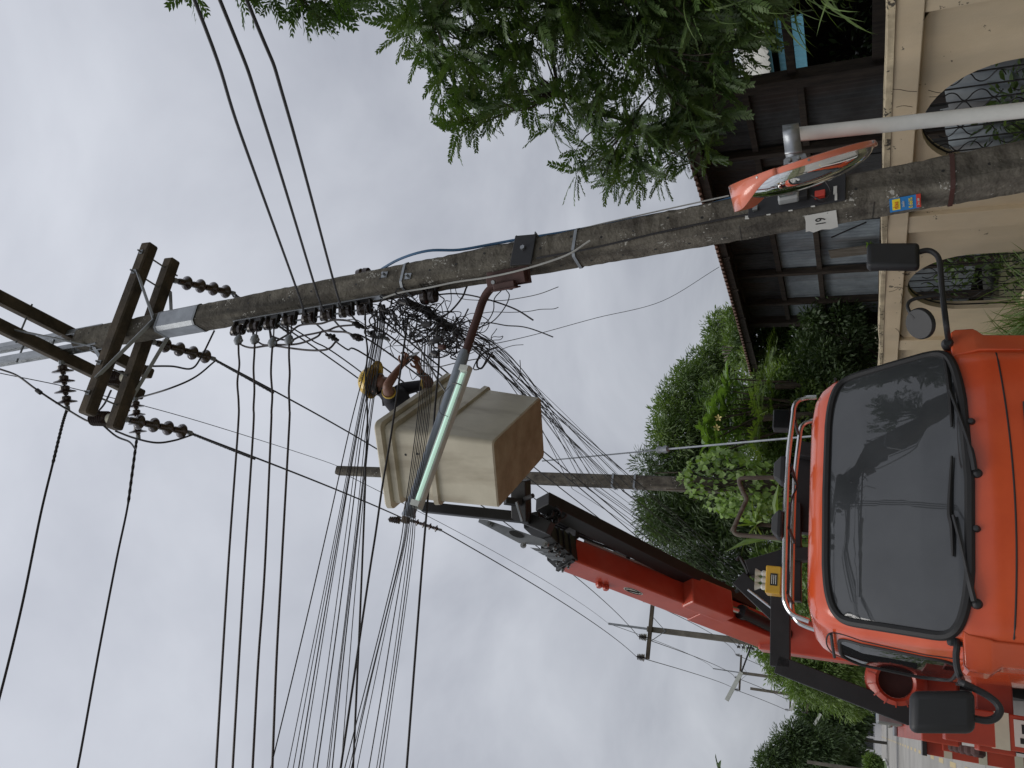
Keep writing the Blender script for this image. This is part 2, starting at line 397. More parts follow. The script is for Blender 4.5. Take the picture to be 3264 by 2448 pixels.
# ================================================================== boundary wall
WR = 4.59; PITCHW = 2.76; wall = thing('boundary_wall', 'cream plastered garden wall with arched openings and mould-stained coping', 'wall', W(WR+.09, 6, 0))
ZT = 1.64; Z1 = 1.405
def arch(sc, n=22):
    a, bb, zc, zb = .60, .585, .775, .22
    p = [(sc-a, zb)]
    for i in range(n+1):
        t = math.pi-math.pi*i/n; p.append((sc+a*math.cos(t), zc+bb*math.sin(t)))
    p.append((sc+a, zb)); return p
def panel(s0, s1, sc):
    """recessed panel with an arched hole; returns the part"""
    A = arch(sc); n = len(A); rf, rb = WR+.05, WR+.15
    # outer outline matched to arch points
    O = []
    for i, (s, z) in enumerate(A):
        if i == 0: O.append((s0, z))
        elif i == n-1: O.append((s1, z))
        else:
            f = (i-1)/(n-3)
            if f < .25: O.append((s0, A[1][1]+(Z1-A[1][1])*f/.25))
            elif f > .75: O.append((s1, A[1][1]+(Z1-A[1][1])*(1-f)/.25))
            else: O.append((s0+(s1-s0)*(f-.25)/.5, Z1))
    b = MB(); vs = [W(rf, s, z) for s, z in A]+[W(rf, s, z) for s, z in O]+[W(rb, s, z) for s, z in A]+[W(rb, s, z) for s, z in O]
    fs = []
    for i in range(n-1): fs += [(i, i+1, n+i+1, n+i), (2*n+i+1, 2*n+i, 3*n+i, 3*n+i+1), (i+1, i, 2*n+i, 2*n+i+1)]
    b.add(vs, fs); b.rsbox(rf, rb, s0, s1, 0, .22)
    return b.build('arched_panel', 'wall_cream', wall)
cent = []
for k in range(-2, 4):
    s0 = 4.53+PITCHW*k; s1 = s0+2.48; sc = (s0+s1)/2-.04+.10*(k == 0)
    sc = {0: 5.76, 1: 8.45}.get(k, sc)
    panel(s0, s1, sc); cent.append(sc)
    b = MB(); b.rsbox(WR, WR+.17, s1, s1+.28, 0, Z1); b.build('pier', 'wall_cream', wall, bevel=.006)
    # iron scroll grille in the opening
    g = MB()
    for j in range(-3, 4):
        x = sc+j*.155; h = .775+.585*math.sqrt(max(0, 1-((x-sc)/.6)**2)); g.tube([W(WR+.11, x, .22), W(WR+.11, x, h)], .0065, 6)
    grille = g.build('iron_grille', 'black_iron', wall, smooth=True)
    for j in range(-3, 3):
        for zc in (.40, .66, .92, 1.12):
            x = sc+(j+.5)*.155
            if zc+.1 > .775+.585*math.sqrt(max(0, 1-((x-sc)/.6)**2)): continue
            sgn = 1 if (j+int(zc*10)) % 2 else -1
            q = [W(WR+.11, x+sgn*.07*math.sin(t*1.0)*(1 if t < 3.2 else .5), zc-.1+.2*t/6.28) for t in [i*.42 for i in range(16)]]
            c = MB(); c.tube(q, .005, 5); c.build('scroll', 'black_iron', grille, smooth=True)
    q = arch(sc); c = MB(); c.tube([W(WR+.11, s, z-.006) for s, z in q], .009, 6); c.build('frame', 'black_iron', grille, smooth=True)
b = MB(); b.rsbox(WR-.012, WR+.20, 4.53-PITCHW*2-.3, 21.0, Z1, ZT-.055); b.build('top_band', 'wall_cream', wall, bevel=.008)
b = MB()
nseg = 60; sA, sB = 4.53-PITCHW*2-.3, 21.0
vs = []
for i in range(nseg+1):
    s = sA+(sB-sA)*i/nseg; j = random.gauss(0, .006)
    vs += [W(WR-.02+random.gauss(0, .003), s, ZT-.055), W(WR-.02+random.gauss(0, .003), s, ZT-.012+j), W(WR+.02, s, ZT+j), W(WR+.2, s, ZT+j), W(WR+.2, s, ZT-.055)]
fs = []
for i in range(nseg):
    for j in range(5): fs.append((i*5+j, i*5+(j+1) % 5, (i+1)*5+(j+1) % 5, (i+1)*5+j))
fs += [(0, 1, 2, 3, 4), tuple(nseg*5+q for q in (4, 3, 2, 1, 0))]
b.add(vs, fs); b.build('coping', 'wall_top', wall)
for q in ([(480, 280), (560, 285), (640, 300), (740, 305)], [(520, 470), (600, 455), (690, 468)], [(860, 290), (930, 310), (1000, 320)], [(870, 362), (1000, 358)]):
    b = MB(); b.tube(bez([ar('Q', a, c, WR-.013 if a < 750 else WR+.049) for a, c in q], 6), .0022, 5); b.build('crack', 'ink', wall)
for q in ([(660, 830), (720, 815), (790, 780), (830, 800)], [(790, 960), (810, 900), (800, 850)], [(735, 1250), (770, 1280), (790, 1330)]):
    b = MB(); b.tube(bez([ar('R', a, c, WR-.013) for a, c in q], 6), .0022, 5); b.build('crack', 'ink', wall)
for k in range(4, 5):
    b = MB(); b.rsbox(WR+.035, WR+.15, 4.53+PITCHW*k, 21, 0, Z1); b.build('plain_panel', 'wall_cream', wall)

# ================================================================== wooden house behind the wall
HR = 6.4
house = thing('wooden_house', 'old dark timber house with grey zinc sheet walls and rusty corrugated roof', 'house', W(8.5, 10, 0))
def corr(name, s0, s1, z0, z1, r, m_, parent, amp=.009, per=.076, tilt=0., dz=0.):
    """one upright corrugated sheet"""
    b = MB(); n = max(4, int((s1-s0)/per*6)); vs = []
    for k, z in enumerate((z0, z1)):
        for i in range(n+1):
            s = s0+(s1-s0)*i/n; vs.append(W(r+amp*math.sin(2*math.pi*(s-s0)/per)+(tilt*k), s, z+(dz*(i/n) if k else 0)))
    b.add(vs, [(i, i+1, n+2+i, n+1+i) for i in range(n)])
    return b.build(name, m_, parent, smooth=True, sharp=80)
# cladding in two bands with rails between
s = 6.95; k = 0
while s < 12.4:
    w = .72+random.uniform(-.03, .03); mm = 'zinc' if s > 9.4 else 'zinc_shaded'  # right half takes the zinc with shade painted in
    for (z0, z1) in ((.35, 1.55), (1.60, 2.40), (2.44, 2.98), (3.02, 3.62)):
        if random.random() < .06: continue
        corr('zinc_sheet', s, s+w-.01, z0+random.uniform(-.02, .02), z1+random.uniform(-.02, .02), HR+random.uniform(-.012, .012), 'zinc_shaded' if z0 > 3 else mm, house)
    s += w-.04; k += 1
def hb(name, r0, r1, s0, s1, z0, z1, m_='wood_dark', bev=.006):
    b = MB(); b.rsbox(r0, r1, s0, s1, z0, z1); return b.build(name, m_, house, bevel=bev)
for z in (1.575, 2.42, 3.0): hb('rail', HR-.075, HR-.02, 6.8, 12.75, z-.035, z+.04)
hb('sill_beam', HR-.12, HR+.02, 5.0, 13.2, 1.40, 1.56, 'wood_dark', .01)
for s, w, m_ in ((12.60, .16, 'wood_dark'), (6.85, .15, 'wood_dark'), (9.15, .09, 'wood_dark'), (10.9, .07, 'wood_dark'), (8.0, .08, 'wood_dark'), (11.85, .06, 'wood_dark')):
    hb('post', HR-.13, HR-.02 if w < .1 else HR+.02, s-w/2, s+w/2, .1, 3.68, m_, .01)
b = MB(); b.bar(ar('C', 670, 1222, HR-.16), ar('C', 885, 1196, HR-.16), .03, .20, DV); b.build('loose_plank', 'wood_grey', house, bevel=.004)
b = MB(); b.bar(ar('R', 0, 205, HR-.1), ar('R', 400, 30, HR-.1), .012, .018); b.build('wall_crack_cable', 'cable', house)
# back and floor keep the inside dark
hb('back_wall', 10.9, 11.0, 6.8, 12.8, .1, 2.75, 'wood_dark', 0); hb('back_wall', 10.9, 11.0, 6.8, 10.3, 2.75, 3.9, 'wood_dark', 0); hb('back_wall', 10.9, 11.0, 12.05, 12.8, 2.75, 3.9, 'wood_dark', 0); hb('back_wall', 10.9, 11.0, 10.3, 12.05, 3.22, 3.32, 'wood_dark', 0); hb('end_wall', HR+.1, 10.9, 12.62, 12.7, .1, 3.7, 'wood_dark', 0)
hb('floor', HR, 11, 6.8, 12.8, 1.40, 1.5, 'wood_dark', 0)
# porch to the right: open frame, sky-blue building behind it
for s in (4.3, 5.6): hb('porch_post', HR-.06, HR+.05, s-.06, s+.06, .1, 3.6)
hb('porch_rail', HR-.05, HR+.02, 3.2, 6.85, 2.45, 2.54); hb('porch_rail', HR-.05, HR+.02, 3.2, 6.85, 1.6, 1.72)
hb('porch_beam', HR-.08, HR+.06, 2.5, 13.0, 3.62, 3.78)
# roof: corrugated sheets, sagging eave towards the street, ridge beyond
ER = 5.82
def eave(s): return 3.66+.022*(s-8.0)-.05*math.sin((s-7)/9*math.pi)
s = 2.6; 
while s < 14.6:
    w = .68; b = MB(); n = 48; m_ = 10; vs = []
    for k in range(2):
        for i in range(n+1):
            q = s+(w)*i/n; ph = .020*math.sin(2*math.pi*q/.113)
            rr = ER+random.uniform(-.0, .0) if k == 0 else 9.0
            vs.append(W(rr, q, eave(q)+ph+(0 if k == 0 else .58)))
    b.add(vs, [(i, i+1, n+2+i, n+1+i) for i in range(n)]); b.build('roof_sheet', 'roof_rust', house, smooth=True, sharp=80, thick=.006)
    s += w-.06
b = MB(); b.bar(W(ER+.10, 2.6, eave(2.6)-.10), W(ER+.10, 14.5, eave(14.5)-.10), .06, .10); b.build('purlin', 'wood_dark', house)
for s in np.arange(3, 14.6, .95):
    b = MB(); b.bar(W(ER+.06, s, eave(s)-.08), W(9.0, s, eave(s)+.48), .05, .09); b.build('rafter', 'wood_dark', house)
b = MB(); b.add([W(9.0, 2.6, 4.1), W(9.0, 14.6, 4.38), W(10.9, 14.6, 3.98), W(10.9, 2.6, 3.92)], [(0, 1, 2, 3)]); b.build('rear_roof', 'roof_rust', house)
b = MB(); b.bar(W(ER+.05, 14.45, eave(14.4)-.09), W(ER+2.3, 14.45, eave(14.4)+.30), .06, .12); b.build('barge_board', 'wood_dark', house)
b = MB()
for i in range(5): b.tube([ar('H', 800-10*i, 432+i*18, 6.2), ar('H', 722+random.uniform(0, 30), 425+i*24, 6.2)], .012, 5)
b.build('stick_bundle', 'wood_grey', house)

# neighbouring building with sky-blue sheet wall seen through the porch
nb = thing('blue_shed', 'shed with sky blue sheet wall seen past the dark porch', 'shed', W(16, 14, 0))
for i in range(9):
    corr('blue_wall_sheet', 10.5+i*.9, 10.5+i*.9+.89, .2, 3.72, 14+.004*(i % 2), 'blue_sheet', nb, .012, .15)
for i in range(7):
    b = MB(); n = 40; vs = []
    for k, (rr, zz_) in enumerate(((13.7, 3.80), (15.6, 4.75))):
        for j in range(n+1):
            q = 10.3+i*1.2+1.19*j/n; vs.append(W(rr, q, zz_+.025*math.sin(2*math.pi*q/.18)))
    b.add(vs, [(j, j+1, n+2+j, n+1+j) for j in range(n)]); b.build('pale_roof_sheet', 'pale_sheet', nb, smooth=True, sharp=80, thick=.006)
b = MB(); b.rsbox(13.8, 13.95, 10.4, 18.8, 3.70, 3.84); b.build('gutter', 'blue_sheet', nb)
b = MB(); b.rsbox(14.1, 18, 10.5, 18.6, .1, 3.7); b.build('shed_core', 'pale_sheet', nb)

# corrugated cement sheets stacked behind the wall, seen through the near arch
for i, (s0, t, rr) in enumerate(((4.75, .10, 5.02), (5.35, .16, 4.94), (6.0, .08, 5.1))):
    b = MB(); n = 40; vs = []
    for k, z in enumerate((.02, 1.42-.12*i)):
        for j in range(n+1):
            q = s0+.9*j/n; vs.append(W(rr+.03*math.sin(2*math.pi*(q-s0)/.177)+t*k, q+.25*k*(i-1), z-.2*j/n*k))
    b.add(vs, [(j, j+1, n+2+j, n+1+j) for j in range(n)])
    o = b.build('cement_sheet', 'zinc', smooth=True, sharp=80, thick=.008)
    tag(o, ('grey corrugated cement sheet leaning behind right end of near arch', 'middle grey corrugated sheet leaning behind the near arch', 'grey corrugated sheet leaning behind left edge of near arch')[i], 'sheet', 'cement sheets behind the wall')

# ================================================================== far building
fb = thing('far_building', 'low white building with dark windows at the far end of road', 'building', W(-2, 142, 0))
b = MB(); b.rsbox(-9, 1.4, 141, 149, 0, 2.9); b.build('wall', 'far_white', fb)
b = MB(); b.rsbox(-9.2, 1.6, 140.7, 149.2, 2.9, 3.2); b.build('roof', 'far_white', fb)
for i in range(5):
    r0 = -8.2+i*1.9; b = MB(); b.rsbox(r0, r0+1.55, 140.93, 141.05, 1.15, 2.62); w_ = b.build('window', 'far_dark', fb)
    b = MB(); b.rsbox(r0-.12, r0, 140.8, 141.0, 0, 2.9); b.build('column', 'far_white', fb)
b = MB(); b.rsbox(-9, 1.2, 139.4, 139.6, 0, .9); b.build('parapet', 'far_white', fb)
fb2 = thing('blue_house', 'small dark blue house right of the far white building', 'house', W(3, 139, 0))
b = MB(); b.rsbox(1.8, 6.0, 136, 142, 0, 3.0); b.build('wall', 'far_blue', fb2)
b = MB(); b.prism([W(1.4, 135.7, 3.0), W(6.4, 135.7, 3.0), W(3.9, 135.7, 4.4)], DV*6.6); b.build('roof', 'far_blue', fb2)
for i in range(2):
    b = MB(); b.rsbox(2.3+i*1.8, 3.4+i*1.8, 135.9, 136.02, 1.0, 2.2); b.build('window', 'far_white', fb2)
# ================================================================== main utility pole (leans towards the street)
def PA(z): return Vector((1.334-.0998*z, 5.2, z))
PAX = (PA(1)-PA(0)).normalized()
def ph(z): return .123-.0031*z          # half width of the shaft
def sect(z, grow=1., ch=.30):
    h = ph(z)*grow; c = h*ch; q = [(-h, -h+c), (-h+c, -h), (h-c, -h), (h, -h+c), (h, h-c), (h-c, h), (-h+c, h), (-h, h-c)]
    return [PA(z)+NV*x+DV*y for x, y in q]
pole = thing('utility_pole', 'leaning weathered concrete power pole with crossarms, numbered 19', 'utility pole', PA(0))
b = MB(); zs = list(np.linspace(-.3, 8.95, 190)); vs = []
for z in zs: vs += [p+NV*random.gauss(0, .0016)+DV*random.gauss(0, .0016)-(p-PA(z))*(.05*max(0, random.gauss(-1.2, 1))) for p in sect(z)]
b.add(vs, [(i*8+j, i*8+(j+1) % 8, (i+1)*8+(j+1) % 8, (i+1)*8+j) for i in range(len(zs)-1) for j in range(8)]+[tuple(range(8))[::-1], tuple(range(len(vs)-8, len(vs)))])
b.build('shaft', 'concrete', pole)
def onD(z, x, out=0.): return PA(z)+NV*x-DV*(ph(z)+out)       # face towards the camera along the street
def onN(z, y, out=0.): return PA(z)+DV*y-NV*(ph(z)+out)       # face towards the street
b = MB()
for z in np.arange(.9, 8.8, .23):
    b.lathe(onD(z, .035*math.sin(z*9), .0015), -DV, [(0, 0), (.010, 0)], 8)
    if z > 2.5: b.lathe(onN(z+.1, .01, .0015), -NV, [(0, 0), (.009, 0)], 8)
b.build('bolt_holes', 'ink', pole, kind='stuff')
def band(z0, z1, m_, grow=1.03, name='strap', parent=pole):
    b = MB(); vs = sect(z0, grow)+sect(z1, grow)
    b.add(vs, [(j, (j+1) % 8, 8+(j+1) % 8, 8+j) for j in range(8)]); return b.build(name, m_, parent, thick=.004)
band(7.28, 7.78, 'galv', 1.035, 'metal_sleeve')
for z in (7.29, 7.77): band(z-.012, z+.012, 'galv_dull', 1.06, 'sleeve_edge')
for z in (5.05, 3.62): band(z, z+.022, 'galv', 1.04)
band(1.30, 1.325, 'rust_brown', 1.04)
for z in (2.50, 1.98, 1.72, 4.9, 6.1): 
    b = MB(); b.bar(onN(z, -.09, .001), onN(z+.01, .09, .001), .002, .003); b.build('crack', 'ink', pole)
# galvanised extension above the concrete
for k in (-1, 1):
    b = MB(); p0 = PA(8.62)+NV*(.085*k); p1 = PA(11.0)+NV*(.085*k)
    b.bar(p0, p1, .012, .12, DV); b.bar(p0-DV*.055, p1-DV*.055, .05, .012, DV); b.bar(p0+DV*.055, p1+DV*.055, .05, .012, DV); b.build('steel_extension', 'galv', pole)
for z in (8.75, 9.0, 9.4, 9.9):
    b = MB(); b.tube([PA(z)-NV*.13, PA(z)+NV*.13], .01, 8); b.build('bolt', 'galv_dull', pole)
# crossarms
def arm(r0, s0, r1, s1, z, name='crossarm'):
    b = MB(); b.bar(W(r0, s0, z), W(r1, s1, z), .115, .125); return b.build(name, 'arm_concrete', pole, bevel=.014, segs=1)
arm(1.53, 4.465, 3.32, 4.465, 8.2); arm(1.50, 4.775, 3.32, 4.755, 8.2)
arm(2.485, 3.45, 2.465, 5.72, 9.2); arm(2.245, 3.45, 2.20, 5.70, 9.2)
for k, (p, q) in enumerate((((1.86, 4.40), 0), ((3.0, 4.40), 0), ((1.86, 4.83), 1), ((3.0, 4.83), 1))):
    a = W(p[0], p[1], 8.17); sgn = -1 if q == 0 else 1
    b = MB(); b.bar(a, PA(7.80)+DV*sgn*(ph(7.8)+.012), .008, .038, DV); b.build('brace', 'galv', pole)
for r in (1.72, 2.02, 2.98, 3.2):
    b = MB(); b.tube([W(r, 4.36, 8.2), W(r, 4.87, 8.2)], .009, 8); b.box(W(r, 4.40, 8.2), NV*.022, DV*.004, ZV*.022); b.build('through_bolt', 'galv_dull', pole)
for s in (3.7, 4.2, 5.1, 5.5):
    b = MB(); b.tube([W(2.15, s, 9.2), W(2.57, s, 9.2)], .009, 8); b.build('through_bolt', 'galv_dull', pole)
for s in (4.1, 5.2):
    b = MB(); b.bar(W(2.24, s, 9.13), PA(8.72)-NV*.1, .008, .035, DV); b.build('brace', 'galv', pole)

# ---- strings of disc insulators (each string hangs from the arm: a thing of its own)
def string(name, a, bb, label, n=4, sc=1.0):
    a, bb = Vector(a), Vector(bb); t = thing(name, label, 'insulator', a, 'dead-end insulator strings on the main pole'); d = (bb-a); L = d.length; d.normalize(); st = L/(n+.45)
    bl = MB(); bl.tube([a-d*.03, a+d*(L+.02)], .011, 8); bl.lathe(a-d*.02, d, [(0, 0), (.03, .0), (.03, .04), (0, .04)], 8); bl.lathe(a+d*(L-.03), d, [(0, 0), (.024, .01), (.024, .06), (0, .07)], 8)
    bl.build('fitting', 'galv_dull', t, smooth=True)
    for i in range(n):
        o_ = a+d*(st*(i+.25)); k = st*.98
        p = MB(); p.lathe(o_, d, [(.0, 0), (.028, 0), (.034*sc, k*.10), (.034*sc, k*.38), (.046*sc, k*.48), (.070*sc, k*.56), (.076*sc, k*.66), (.070*sc, k*.74), (.05*sc, k*.72), (.03, k*.80), (.022, k*.98), (0, k*.98)], 18)
        p.build('disc', 'porcelain', t, smooth=True, sharp=50)
    return bb
e1 = az('A', 1490, 470, 8.13); e2 = az('A', 1362, 890, 8.13); e3 = az('A', 1212, 1365, 8.13)
string('insulator_string', W(3.12, 4.83, 8.16), e1, 'right disc insulator string on lower rear crossarm, behind pole top')
string('insulator_string', W(2.43, 4.83, 8.16), e2, 'middle disc insulator string on lower rear crossarm, just left of pole')
string('insulator_string', W(1.62, 4.83, 8.16), e3, 'leftmost disc insulator string at street end of lower crossarm')
f1 = az('A', 432, 1208, 9.12); f2 = az('A', 886, 1392, 9.12)
string('insulator_string', az('A', 395, 915, 9.17), f1, 'insulator string pulling left from middle of upper crossarm', 4, 1.35)
string('insulator_string', az('A', 868, 1150, 9.17), f2, 'insulator string pulling left from far end of upper crossarm', 4, 1.25)
f3 = W(1.45, 3.62, 9.10); string('insulator_string', W(2.16, 3.66, 9.17), f3, 'insulator string at near end of upper crossarm, cut by picture edge')
# ---- ribbed post insulators standing on the rear arm
for (q, lb) in ((W(1.60, 4.775, 8.26), 'ribbed post insulator standing on left end of lower crossarm'), (W(2.02, 4.77, 8.26), 'ribbed post insulator standing midway along lower crossarm')):
    t = thing('post_insulator', lb, 'insulator', q, 'post insulators on the main pole')
    p = MB(); pr_ = [(0, .05), (.05, .05)]
    for i in range(7): h = .07+i*.030; pr_ += [(.05, h), (.074, h+.010), (.05, h+.018)]
    pr_ += [(.03, .29), (0, .30)]; p.lathe(q, ZV, pr_, 18); p.build('ribbed_body', 'porcelain', t, smooth=True, sharp=60)
    p = MB(); p.lathe(q, ZV, [(0, 0), (.045, 0), (.05, .05), (0, .05)], 16); p.build('base', 'cream_white', t, smooth=True)

# ---- low-voltage rack with eight spool insulators
SP = [as_('M', *q, 4.55) for q in ((145, 490), (340, 450), (535, 420), (745, 380), (980, 350), (1200, 310), (1420, 270), (1635, 240))]
rack = MB(); top = onN(6.86, 0, .006); bot = onN(5.28, 0, .006); rack.bar(top, bot, .012, .055, DV); rk = rack.build('rack_strip', 'galv', pole, bevel=.002)
b = MB(); b.tube([SP[0]+PAX*.09, SP[7]-PAX*.09], .008, 8); b.build('rack_rod', 'galv_dull', pole, smooth=True)
for i, p in enumerate(SP):
    b = MB(); base = onN(p.z, 0, .01); b.bar(base-PAX*.072, base+PAX*.072, .042, .012, -NV)
    for k in (-1, 1):
        off = PAX*(.062*k); o2 = (base-p).normalized()
        b.bar(base+off, p+off-o2*.025, .042, .012, PAX); b.lathe(p+off-o2*.02-PAX*.006, PAX, [(0, 0), (.024, 0), (.024, .012), (0, .012)], 12)
    b.build('clevis', 'black_iron', pole)
    b = MB(); b.lathe(p-PAX*.054, PAX, [(0, 0), (.030, 0), (.046, .006), (.048, .030), (.032, .042), (.026, .054), (.032, .066), (.048, .078), (.046, .102), (.030, .108), (0, .108)], 18)
    b.build('spool', 'spool', pole, smooth=True, sharp=50)
# dark spool bracket lower down, and another on the right side
for (z, m_) in ((5.02, 0),):
    p = as_('N', 690, 320, 4.5); base = onN(p.z, 0, 0); b = MB(); b.bar(base-PAX*.07, base+PAX*.07, .045, .012, -NV)
    for k in (-1, 1): b.bar(base+PAX*.06*k, p+PAX*.06*k, .045, .012, PAX)
    b.build('clevis', 'black_iron', pole); b = MB(); b.lathe(p-PAX*.06, PAX, [(0, 0), (.05, .0), (.055, .04), (.03, .06), (.055, .08), (.05, .12), (0, .12)], 16); b.build('spool', 'spool', pole, smooth=True)
p = ar('B', 745, 268, 2.86)+DV*.05; b = MB(); b.lathe(p-PAX*.05, PAX, [(0, 0), (.04, .0), (.045, .04), (.028, .055), (.045, .07), (.04, .11), (0, .11)], 16); b.build('spool', 'porcelain', pole, smooth=True)
b = MB(); b.tube([p-PAX*.09, p+PAX*.09], .008, 8); b.tube([p-PAX*.08, PA(p.z-.08)+NV*ph(5.4)], .012, 8); b.tube([p+PAX*.08, PA(p.z+.08)+NV*ph(5.4)], .012, 8); b.build('side_bracket', 'galv_dull', pole)
for (k, a, c) in (('N', 375, 55), ('N', 100, -20)):
    q = as_(k, a, c, 4.3); b = MB(); pz = onD(q.z, 0, 0); pt = Vector((q.x, 0, q.z)); b.box(onD(q.z, (q-PA(q.z)).dot(NV)*.6, .006), NV*.026, DV*.004, ZV*.026); b.lathe(onD(q.z, (q-PA(q.z)).dot(NV)*.6, .01), -DV, [(0, 0), (.012, 0), (.012, .03), (0, .03)], 6); b.build('square_washer', 'galv', pole)

# black clamp plate and brown lamp plate
z0 = as_('B', 1595, 155, 4.3).z
b = MB(); b.box(onD(z0, -.01, .012), NV*.125, DV*.008, ZV*.085); b.build('clamp_plate', 'meter_board', pole, bevel=.006)
b = MB(); b.lathe(onD(z0, .0, .02), -DV, [(0, 0), (.018, 0), (.018, .02), (0, .02)], 6); b.build('plate_bolt', 'galv', pole)
for k in (-1, 1):
    b = MB(); b.bar(onD(z0+.075*k, .115, .02), onD(z0+.075*k, .115, -.24), .02, .008); b.build('clamp_bolt', 'galv_dull', pole)

# ================================================================== street lamp on the main pole
lamp = thing('street_lamp', 'fluorescent street lamp on curved brown arm crossing in front of bucket', 'street lamp', PA(4.0)-NV*.15)
zp = as_('B', 1520, 290, 4.42).z
pc = as_('B', 1525, 312, 4.43); xd = (NV*-.55-DV*.83).normalized(); yd = xd.cross(PAX)
b = MB(); b.box(as_('B', 1528, 292, 4.43), xd*.012, yd*.085, PAX*.17); b.box(pc, xd*.05, yd*.045, PAX*.155); b.build('mount_plate', 'rust_brown', lamp, bevel=.005)
b = MB(); b.box(as_('B', 1512, 350, 4.42), xd*.035, yd*.03, PAX*.085); b.box(as_('B', 1515, 366, 4.42), xd*.045, yd*.006, PAX*.10); b.build('arm_socket', 'rust_brown', lamp, bevel=.005)
b = MB(); b.lathe(as_('B', 1450, 330, 4.36), xd, [(0, 0), (.016, 0), (.016, .018), (0, .018)], 6); b.build('socket_bolt', 'steel', lamp)
AP = [as_('B', *q, s) for q, s in (((1545, 350), 4.44), ((1470, 345), 4.46), ((1425, 375), 4.48), ((1392, 430), 4.5), ((1362, 520), 4.5), ((1325, 630), 4.5), ((1290, 735), 4.5))]
b = MB(); b.tube(bez(AP, 8), .031, 12); b.build('curved_arm', 'rust_brown', lamp, smooth=True)
q0 = as_('B', 1288, 725, 4.5); q1 = as_('B', 1003, 1556, 4.5); dl = (q1-q0).normalized()
b = MB(); b.tube([q0-dl*.05, q0, q1], [.036, .042, .042], 14); b.tube([q1, q1+dl*.02], .05, 14); b.build('grey_tube', 'grey_paint', lamp, smooth=True)
w0 = as_('B', 1313, 775, 4.46); w1 = as_('B', 1042, 1530, 4.46); dw = (w1-w0).normalized(); nn = dw.cross(DV).normalized(); dn = dw.cross(nn)
b = MB(); b.box((w0+w1)/2+nn*.0, dw*((w1-w0).length/2), nn*.032, DV*.028); hs = b.build('lamp_housing', 'lamp_white', lamp, bevel=.006)
b = MB(); b.tube([w0+dw*.07-DV*.030+ZV*0, w1-dw*.05-DV*.030], .015, 12); b.build('fluorescent_tube', 'tube', hs, smooth=True)
for t_ in (.03, .97):
    b = MB(); b.box(w0.lerp(w1, t_)-DV*.02, dw*.02, nn*.034, DV*.03); b.build('end_cap', 'lamp_white', hs)
b = MB(); b.tube(bez([w0.lerp(w1, .15)-DV*.04+nn*.03, w0.lerp(w1, .15)-DV*.06, w0.lerp(w1, .15)-DV*.04-nn*.05], 6), .004, 5)
b.tube(bez([w0.lerp(w1, .17)-DV*.05-nn*.05, w0.lerp(w1, .26)-DV*.05-nn*.09, w0.lerp(w1, .36)-DV*.05-nn*.06, w0.lerp(w1, .38)-DV*.05+nn*.02], 6), .0022, 5); b.build('loose_lead', 'cable', lamp)

# ================================================================== meter board, number plate, sticker
mt = thing('meter_board', 'black board with electricity meter fixed to the leaning pole', 'electric meter', onD(1.9, .03))
b = MB(); b.box(onD(2.16, .01, .014), NV*.105, DV*.008, PAX*.285); b.build('board', 'meter_board', mt, bevel=.004)
mz = 2.20
b = MB(); b.box(onD(mz, .01, .05), NV*.062, DV*.032, PAX*.062); mc = b.build('meter_case', 'meter_case', mt, bevel=.012)
b = MB(); b.box(onD(mz+.006, .012, .10), NV*.052, DV*.022, PAX*.048); b.build('clear_cover', 'clear_cover', mc, bevel=.01)
b = MB(); b.box(onD(mz+.01, .012, .086), NV*.036, DV*.004, PAX*.030); b.build('dial', 'label_white', mc)
for i in range(3):
    b = MB(); b.box(onD(mz-.005+i*.014, .012, .0915), NV*.022, DV*.001, PAX*.003); b.build('dial_mark', 'ink', mc)
b = MB(); b.box(onD(mz-.085, .0, .045), NV*.05, DV*.026, PAX*.026); b.build('terminal_box', 'black_iron', mt, bevel=.004)
b = MB(); b.box(onD(mz-.18, -.035, .035), NV*.022, DV*.016, PAX*.03); b.build('breaker', 'sticker_red', mt, bevel=.004)
b = MB(); b.box(onD(1.935, -.02, .026), NV*.028, DV*.003, PAX*.010); b.box(onD(1.93, -.07, .026), NV*.022, DV*.003, PAX*.007); b.box(onD(1.97, .085, .026), NV*.012, DV*.003, PAX*.008); b.build('white_clip', 'white_paint', mt)
b = MB(); b.tube(bez([onD(mz-.1, .02, .05), onD(mz-.15, .06, .06), onD(mz-.21, .03, .06), onD(mz-.24, -.05, .05), onD(mz-.19, -.08, .04), onD(mz-.13, -.04, .05)], 8), .005, 6); b.build('meter_lead', 'cable', mt, smooth=True)
b = MB(); b.tube(bez([onD(mz-.05, .06, .06), onD(mz-.12, .09, .05), onD(mz-.17, .07, .05), onD(mz-.14, .04, .05)], 8), .004, 6); b.build('white_lead', 'cable_white', mt, smooth=True)
b = MB(); b.box(onD(2.40, -.045, .03), NV*.016, DV*.014, PAX*.016); b.build('nut', 'steel', mt, bevel=.003)

